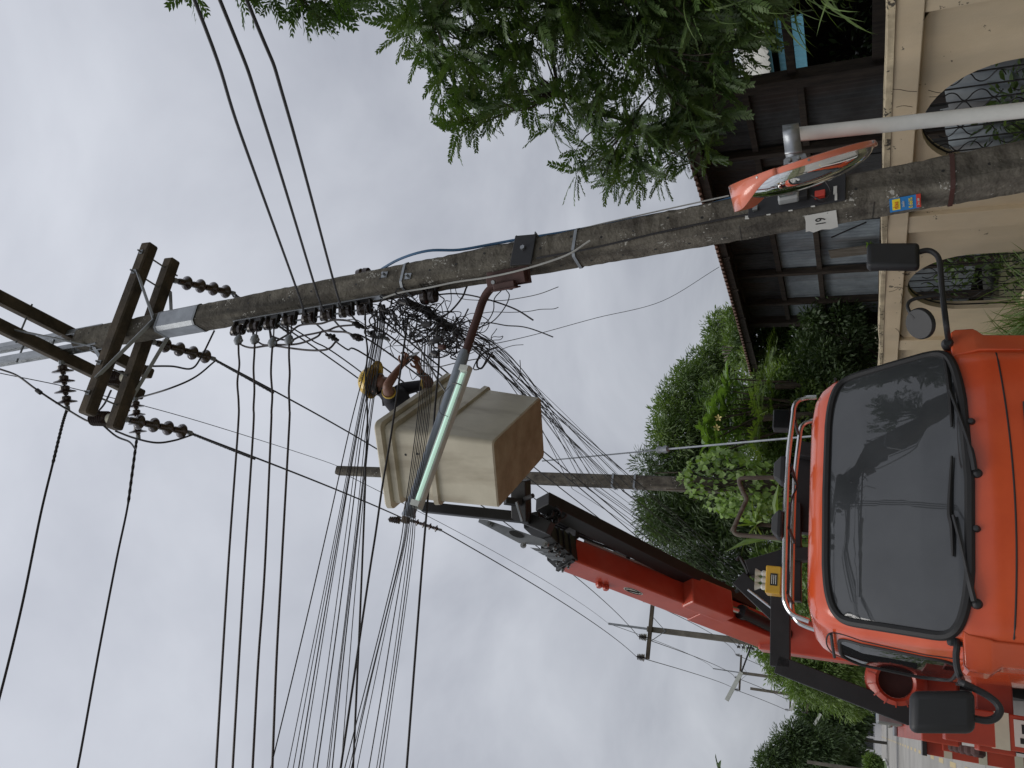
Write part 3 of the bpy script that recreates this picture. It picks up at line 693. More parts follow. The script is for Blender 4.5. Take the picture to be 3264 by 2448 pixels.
sg = thing('number_plate', 'white painted number plate reading 19 on the pole', 'number plate', onN(1.96, .0))
zc = 2.02; pts = []
for (x, z) in ((-.085, -.09), (.10, -.095), (.112, -.05), (.098, 0), (.118, .05), (.092, .075), (.096, .095), (-.02, .088), (-.082, .092)):
    pts.append(onN(zc+z, x, .006))
b = MB(); b.prism(pts, -NV*.003); b.build('plate', 'sign_white', sg)
text('digits', '19', sg, onN(zc-.0, .005, .009), -DV, PAX, .085, 'ink', proud=.0015)
st = thing('loan_sticker', 'small blue and yellow advert sticker reading 0.66% low on pole', 'sticker', onN(1.5, -.03))
xd = (NV*-.93-DV*.37).normalized(); pcs = PA(1.56)-NV*(ph(1.5)*.97)-DV*(ph(1.5)*.30); hx = xd.cross(PAX).normalized()
if hx.dot(RT) < 0: hx = -hx
def pl(zo, x, w, h, out, m_, nm):
    b = MB(); b.box(pcs+PAX*zo+hx*x+xd*out, xd*.001, hx*(w/2), PAX*(h/2)); return b.build(nm, m_, st)
pl(0, 0, .095, .155, .022, 'sticker_blue', 'blue_sheet'); pl(.042, .004, .075, .042, .0245, 'sticker_yellow', 'yellow_patch'); pl(-.076, .004, .092, .024, .0245, 'sticker_red', 'red_strip')
text('rate', '0.66%', st, pcs+PAX*-.035+xd*.024, hx, PAX, .030, 'sticker_yellow'); text('slogan', 'ด่วน', st, pcs+PAX*.042+xd*.0265, hx, PAX, .030, 'sticker_red'); text('small_print', 'สินเชื่อ', st, pcs+PAX*.004+xd*.024, hx, PAX, .016, 'label_white'); text('phone', 'โทร. 080', st, pcs+PAX*-.076+xd*.0265, hx, PAX, .014, 'label_white')

# cables fixed to the pole
def along(zl, f): return [f(z) for z in zl]
wire('blue_cable', bez([ar('B', 820, 285, 2.80), ar('B', 950, 210, 2.86), ar('B', 1100, 165, 2.9), ar('B', 1265, 160, 2.93), ar('B', 1440, 130, 2.98), ar('B', 1580, 105, 3.0), ar('B', 1830, 65, 3.03), ar('B', 1990, 35, 3.05), ar('F', 1620, 1265, 3.07), ar('F', 1880, 1220, 3.09), ar('F', 2080, 1165, 3.1), ar('C', 250, 935, 3.1), ar('C', 330, 905, 3.09)], 6), .011, 'blue supply cable clipped down right side of the pole', 'cable', material='cable_blue', n=8)
wire('white_cable', bez([ar('B', 850, 275, 2.82), ar('B', 1150, 215, 2.88), ar('B', 1440, 140, 2.97), ar('B', 1640, 120, 3.0), ar('B', 1800, 80, 3.02), ar('B', 1985, 30, 3.04), ar('F', 1700, 1230, 3.08), ar('F', 2070, 1150, 3.1)], 6), .005, 'thin white cable running beside the blue cable on pole', 'cable', material='cable_white')
wire('grey_cable', bez([as_('B', 865, 415, 4.36), as_('B', 960, 385, 4.35), as_('B', 1095, 362, 4.34), as_('B', 1250, 330, 4.33), as_('B', 1420, 305, 4.33), as_('B', 1610, 262, 4.31), as_('B', 1830, 190, 4.29), as_('B', 1960, 110, 4.27)], 8), .007, 'pale grey cable tied along front of the pole above lamp plate', 'cable', material='cable_white')
wire('black_cable', bez([onD(z, -.085+.02*math.sin(z*3), .010) for z in (3.9, 3.5, 3.0, 2.6, 2.35, 2.1)], 8), .007, 'black cable clipped straight down the pole to the meter board', 'cable')
for k in range(4):
    b = MB(); z = 2.45-.13*k; b.box(onD(z, -.088, .012), NV*.010, DV*.005, ZV*.012); tag(b.build('cable_clip', 'white_paint'), ('topmost', 'second', 'third', 'lowest')[k]+' small white clip on black cable beside meter board', 'clip', 'white cable clips beside the meter board')

# ================================================================== the other poles
def plain_pole(name, base, topz, w0, w1, label, lean=(0, 0), mat_='concrete_far', group='utility poles along the street'):
    t = thing(name, label, 'utility pole', base, group); b = MB(); vs = []
    for k in range(9):
        f = k/8; h = (w0+(w1-w0)*f)/2; c = h*.3; o_ = base+ZV*((topz-base.z)*f)+Vector((lean[0]*f, lean[1]*f, 0))
        vs += [o_+NV*x+DV*y for x, y in ((-h, -h+c), (-h+c, -h), (h-c, -h), (h, -h+c), (h, h-c), (h-c, h), (-h+c, h), (-h, h-c))]
    b.add(vs, [(i*8+j, i*8+(j+1) % 8, (i+1)*8+(j+1) % 8, (i+1)*8+j) for i in range(8) for j in range(8)]+[tuple(range(8))[::-1], tuple(range(64, 72))])
    b.build('shaft', mat_, t); return t
p2b = as_('d', 1500, 1047, 11.3); p2t = as_('f', 1077, 1500, 11.3); d2 = (p2t-p2b)/(p2t.z-p2b.z); base2 = p2b-d2*p2b.z
P2 = plain_pole('utility_pole', base2, p2t.z, .23, .155, 'plain concrete pole behind the bucket with vine on its foot', (p2t-base2).to_tuple()[:2], 'concrete')
def p2at(z): return base2+d2*z
b = MB()
for z in np.arange(2.5, 10.6, .32): b.lathe(p2at(z)-DV*(.115-.0035*z+.0015)+NV*.03*math.sin(z*7), -DV, [(0, 0), (.012, 0)], 8)
b.build('bolt_holes', 'ink', P2, kind='stuff')
for z in (5.35, 5.0):
    b = MB(); h = .105; b.add([p2at(z+k)+NV*x*h+DV*y*h for k in (0, .03) for x, y in ((-1, -1), (1, -1), (1, 1), (-1, 1))], [(j, (j+1) % 4, 4+(j+1) % 4, 4+j) for j in range(4)]); b.build('strap', 'galv', P2, thick=.004)
b = MB(); za = 8.9; b.bar(W(2.02, 11.16, za), W(3.75, 11.16, za), .11, .12); b.build('crossarm', 'arm_concrete', P2, bevel=.01)
def pin(parent, q, h=.24, n=5, rad=.065):
    p = MB(); pr_ = [(0, 0), (.02, 0), (.02, .04), (.03, .05)]
    for i in range(n): z = .06+i*(h-.08)/n; pr_ += [(.034, z), (rad*(1-.05*i), z+.012), (.034, z+.022)]
    pr_ += [(.02, h-.01), (0, h)]; p.lathe(q, ZV, pr_, 14); return p.build('pin_insulator', 'porcelain', parent, smooth=True, sharp=60)
pin(P2, W(2.06, 11.16, za+.06), .3)
g3 = as_('B', 1165, 1640, 11.45); hv2 = [g3, W(2.9, 11.6, 8.5), W(3.7, 11.6, 8.5)]
for k, (q, lb) in enumerate(zip((W(2.08, 11.22, 8.82), W(2.9, 11.22, 8.82), W(3.7, 11.22, 8.82)), ('left end of far crossarm beside bucket bracket', 'far crossarm hidden behind the bucket', 'right end of far crossarm behind the bucket'))):
    string('insulator_string', q, hv2[k], 'small disc insulator string at '+lb, 4, .8)

def line_pole(base, top, arm_z, arm_w, label, s_scale=1., rod=1.5, lean=(0, 0), n_arm=1, ins=True):
    t = plain_pole('utility_pole', base, top, .26*s_scale, .19*s_scale, label, lean)
    def at(z): f = (z-base.z)/(top-base.z); return base+ZV*(z-base.z)+Vector((lean[0]*f, lean[1]*f, 0))
    for k in range(n_arm):
        z = arm_z-k*1.35; c = at(z)-DV*.17; b = MB(); b.bar(c-NV*arm_w, c+NV*arm_w, .12, .13); b.build('crossarm', 'arm_concrete', t)
        for sg_ in (-1, 1):
            b = MB(); b.bar(c+NV*(arm_w*.45*sg_), at(z-.55)-DV*.1, .02, .045, DV); b.build('brace', 'galv_dull', t)
        if ins:
            for x in (-.97, -.3, .97): pin(t, c+NV*(arm_w*x)+ZV*.065, .36, 5, .14)
    if rod: b = MB(); b.bar(at(top-.5), at(top)+ZV*rod, .08, .06, DV); b.build('steel_rod', 'galv_dull', t)
    return at
b3 = W(2.3, 29.3, 0); at3 = line_pole(b3, 9.2, 9.05, 1.06, 'tall pole with crossarm standing left of the orange boom', lean=(-.10, .0))
P3 = [o for o in bpy.data.objects if o.name.startswith('utility_pole')][-1]
for i in range(4):
    z = 5.9-.16*i; b = MB(); q = at3(z)-NV*.22; b.lathe(q-ZV*.05, ZV, [(0, 0), (.05, 0), (.03, .05), (.05, .1), (0, .1)], 10); b.bar(q, at3(z), .03, .03); b.build('spool', 'spool', P3, smooth=True)
def small_lamp(anchor, elbow, t0, t1, label, rad=.05):
    t = thing('street_lamp', label, 'street lamp', anchor, 'street lamps on far poles'); b = MB(); b.tube([anchor, elbow, t0], rad*.6, 6); b.build('lamp_arm', 'black_iron', t, smooth=True)
    b = MB(); b.bar(t0, t1, rad*2.6, rad*1.6, DV); b.build('lamp_housing', 'lamp_white', t); return t
small_lamp(as_('G', 1575, 1040, 29.0), as_('G', 1540, 1135, 29.0), as_('G', 1525, 1175, 29.0), as_('G', 1450, 1318, 29.0), 'long white lamp tube on arm of pole beside boom')
b4 = W(2.75, 63.8, 0); at4 = line_pole(b4, 10.6, 10.55, 1.28, 'second distant pole with crossarm, partly crossed by lamp tube', 1.1, rod=2.0, lean=(-.2, 0))
t5 = as_('G', 1570, 1258, 74.0); q5 = as_('G', 1890, 1305, 74.0); d5 = (t5-q5)/(t5.z-q5.z); b5 = q5-d5*q5.z
at5 = line_pole(b5, t5.z, t5.z-3.3, 1.3, 'distant pole with two crossarms above the trees', 1.2, rod=0, lean=((t5-b5).x, (t5-b5).y), n_arm=2)
small_lamp(as_('G', 1830, 1298, 73.5), as_('G', 1815, 1302, 73.5), as_('G', 1810, 1305, 73.5), as_('G', 1772, 1370, 73.5), 'tilted white lamp tube on the distant two-armed pole', .09)
t6 = as_('I', 815, 705, 97); q6 = as_('I', 1250, 760, 97); d6 = (t6-q6)/(t6.z-q6.z); b6 = q6-d6*q6.z
plain_pole('utility_pole', b6, t6.z, .3, .22, 'faint distant pole in front of the white building', (t6-b6).to_tuple()[:2])
small_lamp(as_('I', 850, 600, 90), as_('I', 860, 590, 90), as_('I', 865, 572, 90), as_('I', 822, 645, 90), 'upper small lamp tube against the far dark trees', .10)
small_lamp(as_('I', 880, 730, 96), as_('I', 920, 738, 96), as_('I', 932, 742, 96), as_('I', 905, 800, 96), 'lower small lamp tube against the far dark trees', .10)
t7 = as_('I', 775, 890, 44); q7 = as_('I', 1000, 925, 44); d7 = (t7-q7)/(t7.z-q7.z); b7 = q7-d7*q7.z
plain_pole('utility_pole', b7, t7.z, .2, .15, 'slim leaning pole at the left edge of the far road', (t7-b7).to_tuple()[:2])
# ================================================================== wires
GHV = 'high-voltage wires'; 
# high-voltage spans to the pole behind the bucket, then to the pole beside the boom
for e, q, nm in ((e1, W(3.7, 11.0, 8.9), 'right'), (e2, W(2.9, 11.0, 8.9), 'middle'), (e3, W(2.08, 11.0, 8.9), 'left')):
    wire('power_wire', sag(e, q, .10), .011, nm+' twisted high-voltage wire from lower crossarm to pole behind bucket', group=GHV)
    b = MB(); d = (q-e).normalized(); b.tube([e+d*(.02*i)+Vector((0, 0, .004*math.sin(i*1.7))) for i in range(60)], [.013+.004*(i % 2) for i in range(60)], 6)
    tag(b.build('wire_grip', 'cable', smooth=True), 'twisted wire grip where '+nm+' high-voltage wire leaves its insulator string', 'wire grip')
c3 = [at3(9.05)-DV*.17+NV*x+ZV*.42 for x in (-1.03, -.32, 1.03)]
for k, (a, q, nm) in enumerate(zip(hv2, c3, ('left', 'middle', 'right'))):
    wire('power_wire', sag(a, q, .35, 30), .011, nm+' high-voltage wire from far crossarm to pole beside boom', group=GHV)
c4 = [at4(10.55)-DV*.17+NV*x+ZV*.42 for x in (-1.24, -.38, 1.24)]; c5 = [at5(t5.z-3.3)-DV*.17+NV*x+ZV*.42 for x in (-1.26, -.4, 1.26)]
for k, nm in enumerate(('left', 'middle', 'right')):
    wire('power_wire', sag(c3[k], c4[k], .8, 24), .014, nm+' wire between the boom-side pole and second distant pole', group=GHV)
    wire('power_wire', sag(c4[k], c5[k], .2, 12), .02, nm+' wire between the two most distant crossarm poles', group=GHV)
topg = p2at(p2t.z)
wire('earth_wire', bez([as_('A', -20, 980, 4.72), as_('A', 545, 1100, 5.6), as_('A', 1300, 1300, 7.4), as_('B', 590, 1290, 11.15), topg], 8), .005, 'thin earth wire from top left down to tip of rear pole')
wire('earth_wire', sag(topg, at3(9.2)+ZV*1.5, .5, 30), .006, 'thin earth wire from rear pole tip to rod of pole beside boom')
wire('earth_wire', sag(at3(9.2)+ZV*1.5, at4(10.6)+ZV*2, .8, 20), .01, 'thin earth wire between rods of the two distant poles')
# wires of the upper crossarm, leaving over the street
for f, q, nm in ((f1, [('O', 300, 5), ('O', 255, 190), ('O', 195, 440), ('O', 105, 880), ('O', 0, 1310), ('O', -110, 1700)], 'first'), (f2, [('O', 658, 80), ('O', 618, 380), ('O', 560, 660), ('O', 470, 1130), ('O', 373, 1665), ('O', 290, 2050)], 'second')):
    s_ = f.dot(DV); wire('power_wire', bez([f]+[as_(*p, s_) for p in q], 6), .012, nm+' high-voltage wire leaving upper crossarm over the street', group=GHV)
    b = MB(); P_ = bez([f]+[as_(*p, s_) for p in q[:2]], 18); b.tube(P_, [.013+.005*(i % 2) for i in range(len(P_))], 6); tag(b.build('wire_grip', 'cable', smooth=True), 'twisted wire grip on '+nm+' wire of upper crossarm', 'wire grip')
# jumpers at the pole top
J = (('jumper from middle insulator string up to far end of upper crossarm', [e2+DV*.05, az('A', 1250, 1010, 8.1), az('A', 1080, 1085, 8.25), az('A', 890, 1142, 8.9)]),
     ('looping jumper below left insulator string to ribbed insulator', [e3+DV*.06, az('A', 1120, 1415, 8.05), az('A', 1000, 1430, 8.1), az('A', 860, 1400, 8.3), az('A', 740, 1355, 8.5)]),
     ('short jumper from ribbed insulator down to second street wire', [W(1.60, 4.775, 8.5), az('A', 740, 1385, 8.55), az('A', 830, 1425, 8.8), az('A', 870, 1475, 9.1)]),
     ('long jumper from picture edge to ribbed end insulator', [az('A', -10, 955, 9.7), az('A', 110, 1000, 9.5), az('A', 235, 1090, 9.2), az('A', 420, 1210, 9.0), az('A', 560, 1290, 8.7), W(1.60, 4.775, 8.54)]),
     ('jumper hanging right of sleeve up to crossarm end', [az('A', 940, 940, 8.5), az('A', 1100, 940, 8.3), az('A', 1225, 955, 8.1), az('A', 1290, 880, 8.0), az('A', 1375, 710, 7.9)]),
     ('small loop from right string to pole', [e1, az('A', 1500, 495, 8.0), az('A', 1550, 505, 7.9)]),
     ('diagonal link wire between the two crossarm ends', [az('A', 620, 1240, 8.5), az('A', 670, 1180, 8.6), az('A', 712, 1095, 8.7)]))
for lb, q in J: wire('jumper_wire', bez(q, 8), .010, lb)
b = MB(); q = az('A', 235, 1092, 9.2); q2 = az('A', 262, 1112, 9.15); b.tube([q, q2], .022, 8); tag(b.build('wire_clamp', 'black_iron', smooth=True), 'dark clamp on long jumper left of pole top', 'clamp')

# ---- low-voltage wires to the street side (four)
EX = (1040, 1120, 1216, 1311); SRC = ((145, 610), (338, 600), (545, 640), (742, 610)); LVN = ('top', 'second', 'third', 'fourth')
MIDS = ([(150, 760), (158, 900), (135, 1100), (150, 1350), (142, 1650)], [(335, 750), (325, 950), (335, 1180), (325, 1400), (322, 1650)], [(538, 800), (530, 1000), (545, 1250), (535, 1450), (530, 1650)], [(742, 800), (750, 1000), (740, 1200), (748, 1420), (742, 1650)])
OM = ((1105, 600), (1183, 600), (1275, 700), (1355, 700))
for k in range(4):
    p = SP[k]; c0 = as_('M', *SRC[k], 4.5)
    pts = [p-NV*.05, c0]+[as_('M', a, c, 4.5) for a, c in MIDS[k]]+[as_('O', *OM[k], 4.5), as_('O', (OM[k][0]+EX[k])/2-2, 1150, 4.5), as_('O', EX[k], 1665, 4.5)]
    last = pts[-1]; d = (pts[-1]-pts[-2]).normalized(); pts.append(last+d*2)
    wire('service_wire', bez(pts, 6), .0085, LVN[k]+' of four brown-black wires leaving pole rack over the street', group='low-voltage wires over the street', material='cable_lv')
    b = MB(); b.lathe(c0+NV*.045-ZV*0, -NV, [(0, 0), (.02, 0), (.036, .03), (.034, .065), (.018, .085), (0, .09)], 10); b.lathe(c0+ZV*.04, -ZV, [(0, 0), (.014, 0), (.014, .085), (0, .085)], 6)
    tag(b.build('wire_clamp', 'galv_dull', smooth=True), LVN[k]+' grey dead-end clamp below the spool rack', 'clamp', 'dead-end clamps under the rack')
    for sg_ in (-1, 1):
        wire('spool_loop', [p+PAX*(.03*sg_), c0+PAX*(.012*sg_)], .006, ('upper' if sg_ > 0 else 'lower')+' tie loop on '+LVN[k]+' spool of rack')
JM = (('jumper loop from top clamp sweeping right to dark splice', [(150, 620), (190, 665), (310, 695), (520, 670), (760, 700), (950, 722), (1120, 725), (1220, 700), (1290, 625)]),
      ('jumper curve from second clamp to lower connector', [(345, 600), (440, 660), (560, 660), (800, 655), (950, 620), (1080, 560), (1140, 500), (1290, 505), (1420, 515), (1540, 570)]),
      ('jumper curve from third clamp to upper connector', [(545, 560), (640, 595), (770, 605), (880, 560), (1050, 525), (1200, 490), (1320, 445), (1540, 425)]),
      ('jumper curve from fourth clamp to upper right connector', [(560, 640), (640, 590), (740, 530), (850, 440), (980, 415), (1120, 410), (1260, 370), (1420, 375), (1545, 415)]))
for lb, q in JM: wire('jumper_wire', bez([as_('M', a, c, 4.52) for a, c in q], 7), .0085, lb, material='cable_lv')
for (a, c, lb) in ((1250, 575, 'lumpy black taped splice on jumper loop'), (1560, 430, 'upper brown taped connector near the wire tangle'), (1540, 570, 'lower brown taped connector with stray strands'), (1850, 570, 'grey box connector on wire above helmet'), (1740, 545, 'dark bundle connector above the helmet')):
    q = as_('M', a, c, 4.55); b = MB(); d = (DV-ZV*.4).normalized(); P_ = [q+d*(.012*i-.06)+Vector((random.gauss(0, .004),)*3) for i in range(11)]; b.tube(P_, [.012+.022*random.random()*math.sin(i/10*math.pi) for i in range(11)], 8)
    tag(b.build('splice', 'black_iron' if 'grey' not in lb else 'galv_dull', smooth=True), lb, 'splice')

# ---- three wires coming over the right of the viewer to spools five to seven, carrying on behind
for k, (x0, via, lb) in enumerate(((420, (830, 0), 'left'), (475, (1055, 0), 'middle'), (533, (1290, 0), 'right'))):
    p = SP[4+k]; far = ar('d', x0, 0, 2.47); d0 = (far-ar('d', x0+25, 60, 2.47)).normalized()
    pts = [far+d0*2.5, far, ar('d', x0+ (100, 95, 85)[k], (290, 260, 230)[k], 2.47), ar('M', via[0], via[1], 2.47), p-DV*.06]
    wire('power_wire', bez(pts, 10), .0085, lb+' of three wires coming in from upper right to the rack', group='three incoming wires')
    # onward span along the street
    on = [p+DV*.05]+[ar('M', *q, 2.6) for q in (((1400, 700), (1900, 960)), ((1450, 530), (2050, 860)), ((1640, 460), (2200, 760)))[k]]
    tgt = p2at(6.6-.35*k)-NV*.14; on.append(tgt); wire('power_wire', bez(on, 10), .0085, lb+' rack wire running on behind the worker along street', group='wires running on along the street')
    wire('power_wire', sag(tgt, at3(5.9-.16*k)-NV*.25, .25, 24), .009, lb+' street wire from rear pole on to pole beside boom', group='wires running on along the street')
ON2 = [ar('M', 610, 360, 2.62), ar('M', 1000, 600, 2.62), ar('M', 1640, 1020, 2.62), p2at(7.2)-NV*.14]
wire('power_wire', bez(ON2, 10), .0075, 'uppermost onward wire crossing just above the helmet', group='wires running on along the street')
w8 = [SP[7]+DV*.04, ar('M', 1850, 380, 2.65), ar('M', 1980, 480, 2.65), ar('M', 2212, 670, 2.65), p2at(5.75)-NV*.14]
wire('power_wire', bez(w8, 10), .009, 'heavy wire from lowest spool past the pliers', group='wires running on along the street')
wire('power_wire', sag(p2at(5.75)-NV*.14, at3(5.4)-NV*.25, .3, 24), .009, 'lowest street wire from rear pole to pole beside boom', group='wires running on along the street')

# ---- three heavy drops to the left, in front of the bucket
HD = (('heavy wire crossing bucket face furthest right of three', [('B', 1150, 560), ('B', 1160, 740), ('B', 1140, 980), ('B', 1120, 1250), ('B', 1085, 1659), ('O', 2020, 850), ('O', 1958, 1665)], .0075),
      ('heavy wire slanting over bucket rim near the helmet', [('B', 1000, 500), ('B', 990, 560), ('B', 965, 740), ('B', 935, 950), ('B', 900, 1180), ('B', 862, 1400), ('B', 825, 1659), ('O', 1770, 780), ('O', 1640, 1665)], .0075),
      ('heavy brown wire hanging just left of the helmet', [('B', 770, 480), ('B', 772, 600), ('B', 782, 700), ('B', 772, 850), ('B', 782, 1050), ('B', 772, 1300), ('O', 1758, 330), ('O', 1735, 900), ('O', 1700, 1665)], .007))
for lb, q, rd in HD:
    P_ = [as_(*p, 4.5) for p in q]; P_.append(P_[-1]+(P_[-1]-P_[-2]).normalized()*1.5); wire('drop_wire', bez(P_, 7), rd, lb, group='heavy drop wires')
# ---- fans of thin wires
ORD = ('first', 'second', 'third', 'fourth', 'fifth', 'sixth', 'seventh', 'eighth', 'ninth', 'tenth', 'eleventh')
F1 = [(1690, 1303), (1712, 1390), (1718, 1418), (1728, 1440), (1735, 1450), (1745, 1502), (1752, 1525), (1763, 1578), (1772, 1590), (1782, 1603), (1788, 1640)]
for i, (xt, xb) in enumerate(F1):
    a = as_('B', 800+7*i+random.uniform(-4, 4), 470+random.uniform(0, 40), 4.5); m1 = as_('B', 812+5.5*i+random.uniform(-3, 3), 600, 4.5)
    mid = [as_('O', xt+(xb-xt)*f+6*math.sin(3*f+i), 1659*f, 4.5) for f in (0, .25, .5, .75, 1.003)]
    P_ = bez([a, m1]+mid, 7); P_.append(P_[-1]*2-P_[-3])
    wire('thin_wire', P_, .0030 if i % 3 else .0042, ORD[i]+' thin dark wire from the left in fan passing the helmet', group='upper fan of thin wires')
F2 = [(1968, 1712), (1975, 1735), (1982, 1742), (1990, 1765), (1996, 1820), (2003, 1860), (2008, 1878), (2014, 1898)]
for i, (xt, xb) in enumerate(F2):
    a = as_('B', 1075+8*i+random.uniform(-6, 6), 600+random.uniform(0, 60), 4.48); 
    mid = [as_('B', 1055+9*i, 950, 4.45), as_('B', 1020+9*i, 1250, 4.42), as_('B', 985+8*i, 1500, 4.42)]+[as_('O', xt-48+(xb-xt)*f+40*(1-f)+5*math.sin(4*f+i), 440+1219*f, 4.42) for f in (.12, .4, .7, 1.003)]
    P_ = bez([a]+mid, 7); P_.append(P_[-1]*2-P_[-3])
    wire('thin_wire', P_, .0026 if i % 2 else .0035, ORD[i]+' thin dark wire from the left in fan crossing bucket face', group='lower fan of thin wires')
# ---- telecom bundle along the street to the rear pole and beyond
ctr = ar('N', 900, 640, 2.62)
for i in range(22):
    f = i/21
    st0 = ar('N', 560+520*f+random.uniform(-40, 40), 420+420*f+random.uniform(-60, 60), 2.58+random.uniform(-.06, .1))
    mid = ar('N', 1600+random.uniform(-150, 170)+60*f, 1190+random.uniform(-55, 55), 2.66)
    q2 = p2at(5.95-1.15*f+random.uniform(-.08, .08))+NV*random.uniform(-.16, -.10)+DV*-.05
    wire('telecom_cable', bez([st0, mid, q2], 12), random.choice((.0026, .0034, .0045, .0058)), 'black telecom cable in the bundle sloping from pole tangle down to rear pole', 'cable', 'telecom bundle to the rear pole')
    if i % 2 == 0:
        wire('telecom_cable', sag(q2, at3(5.2-.5*f)-NV*.2, .5+.3*random.random(), 20), random.choice((.004, .006)), 'black telecom cable in the bundle beyond the rear pole', 'cable', 'telecom bundle beyond the rear pole')
# ---- tangle at the pole
b = MB()
for i in range(120):
    f = random.random(); c = Vector(as_('N', 150+950*f, 470+330*f, 4.5+.25*f)); n_ = random.randint(4, 7); p = c+Vector((random.gauss(0, .06), random.gauss(0, .08), random.gauss(0, .06))); q = [p]
    d = Vector((random.gauss(0, 1), random.gauss(0, 1), random.gauss(0, .8))).normalized()
    for k in range(n_):
        d = (d+Vector((random.gauss(0, .7), random.gauss(0, .7), random.gauss(0, .7)))+(c-q[-1])*3.0).normalized(); q.append(q[-1]+d*random.uniform(.05, .13))
    b.tube(bez(q, 5), random.choice((.0028, .0035, .005, .006)), 5)
for i in range(46):
    f = random.random(); c = as_('N', 480+520*f, 380+330*f, 4.5+.2*f); d = (DV*.6-ZV*.7+Vector((random.gauss(0, .3),)*3)).normalized(); L_ = random.uniform(.04, .1)
    b.tube([c-d*L_+Vector((random.gauss(0, .03),)*3), c+Vector((random.gauss(0, .02),)*3), c+d*L_], [.006, .016, .006], 6)
for i in range(16):
    c = as_('N', 60+220*random.random(), 440+120*random.random(), 4.5); b.tube([c, c+Vector((random.gauss(0, .03),)*3), c+Vector((random.gauss(0, .05),)*3)], [.008, .016, .006], 6)
tag(b.build('cable_tangle', 'cable', smooth=True), 'dense black tangle of telephone cables on street side of pole', 'cable tangle', kind='stuff')
# loose ends sticking out
LE = (('cut black cable end curving right from lower spool', [(770, 295), (960, 280), (1150, 295), (1350, 340), (1560, 405), (1740, 480), (1915, 592)], .0065, 'N'),
      ('loose cable end below brown lamp arm, lower right', [(1300, 625), (1430, 625), (1600, 655), (1760, 665), (1880, 690), (2010, 735), (2148, 790)], .005, 'N'),
      ('short stiff cable stub above the bucket corner', [(1255, 1080), (1260, 1140), (1300, 1160), (1340, 1120), (1440, 965)], .007, 'N'),
      ('second stiff stub looping beside the bundle', [(1250, 1090), (1290, 1020), (1380, 950), (1510, 905)], .007, 'N'),
      ('thin grey strand reaching far right past lamp plate', [(1000, 140), (1010, 260), (1080, 340), (1350, 360), (1560, 360), (1800, 325), (2000, 280), (2212, 200)], .003, 'N'),
      ('thin strand running right below lamp arm', [(1310, 510), (1450, 495), (1640, 500), (1850, 490), (2000, 465), (2150, 460), (2212, 440)], .0028, 'N'),
      ('wispy strand ending in free air at right', [(1470, 950), (1510, 960), (1570, 925), (1680, 890), (1800, 880)], .0025, 'N'),
      ('curled wire knot right of bundle', [(1250, 880), (1390, 850), (1440, 790), (1520, 790), (1560, 780), (1530, 820), (1440, 830), (1400, 870), (1470, 880), (1420, 800), (1470, 720), (1490, 690)], .0028, 'N'),
      ('looped lead hanging from lamp plate', [(1540, 245), (1460, 340), (1450, 470), (1390, 590), (1280, 690), (1220, 740)], .004, 'N'),
      ('second looped lead hanging from lamp plate', [(1600, 240), (1635, 300), (1600, 410), (1500, 550), (1380, 640), (1150, 710)], .004, 'N'),
      ('black lead arching from pole front into tangle', [(1270, 0), (1190, 100), (1130, 210), (1090, 310), (1000, 430), (900, 520), (760, 580)], .007, 'N'),
      ('thin strand hanging beside bundle at far right', [(1760, 1060), (1765, 1150), (1755, 1250), (1715, 1310)], .0028, 'N'),
      ('grey conduit slanting from the tangle to bucket rim', [(440, 600), (500, 770), (580, 920), (680, 1100), (790, 1290), (895, 1445)], .008, 'N'),
      ('white wire held by the worker, looping right', [(570, 1080), (590, 1120), (650, 1130), (800, 1140), (960, 1105), (1100, 1075), (1300, 1040)], .0045, 'N'),
      ('curved thin strand left of the pliers', [(150, 960), (180, 920), (260, 895), (420, 890), (520, 880)], .0028, 'N'),
      ('pale strand drooping below the hand to rim', [(460, 1160), (470, 1220), (500, 1290), (560, 1240), (640, 1245), (760, 1210)], .0032, 'N'))
for lb, q, rd, z_ in LE:
    s_ = 4.55 if 'grey conduit' not in lb and 'held' not in lb and 'rim' not in lb and 'pliers' not in lb else 5.15
    wire('loose_wire', bez([as_(z_, a, c, s_) for a, c in q], 6), rd, lb, material='cable_grey' if 'grey' in lb or 'white' in lb or 'pale' in lb else 'cable')
# dark splice boxes hanging in the tangle
for (a, c, lb, l_, m_) in ((390, 380, 'dark grey splice box against pole in the tangle', .10, 'cable'), (770, 830, 'hanging dark splice sleeve below the tangle', .10, 'cable'), (755, 985, 'olive splice sleeve beside the pliers', .06, 'cable'), (840, 910, 'brown splice sleeve under the hanging one', .05, 'rust_brown'), (660, 640, 'upright dark connector inside the tangle', .08, 'cable')):
    q = as_('N', a, c, 4.45); b = MB(); d = (ZV+NV*random.uniform(-.4, .4)).normalized(); b.tube([q-d*l_*.6, q-d*l_*.5, q, q+d*l_*.5, q+d*l_*.6], [.008, .019, .024, .017, .008], 8)
    tag(b.build('splice', m_, smooth=True), lb, 'splice')
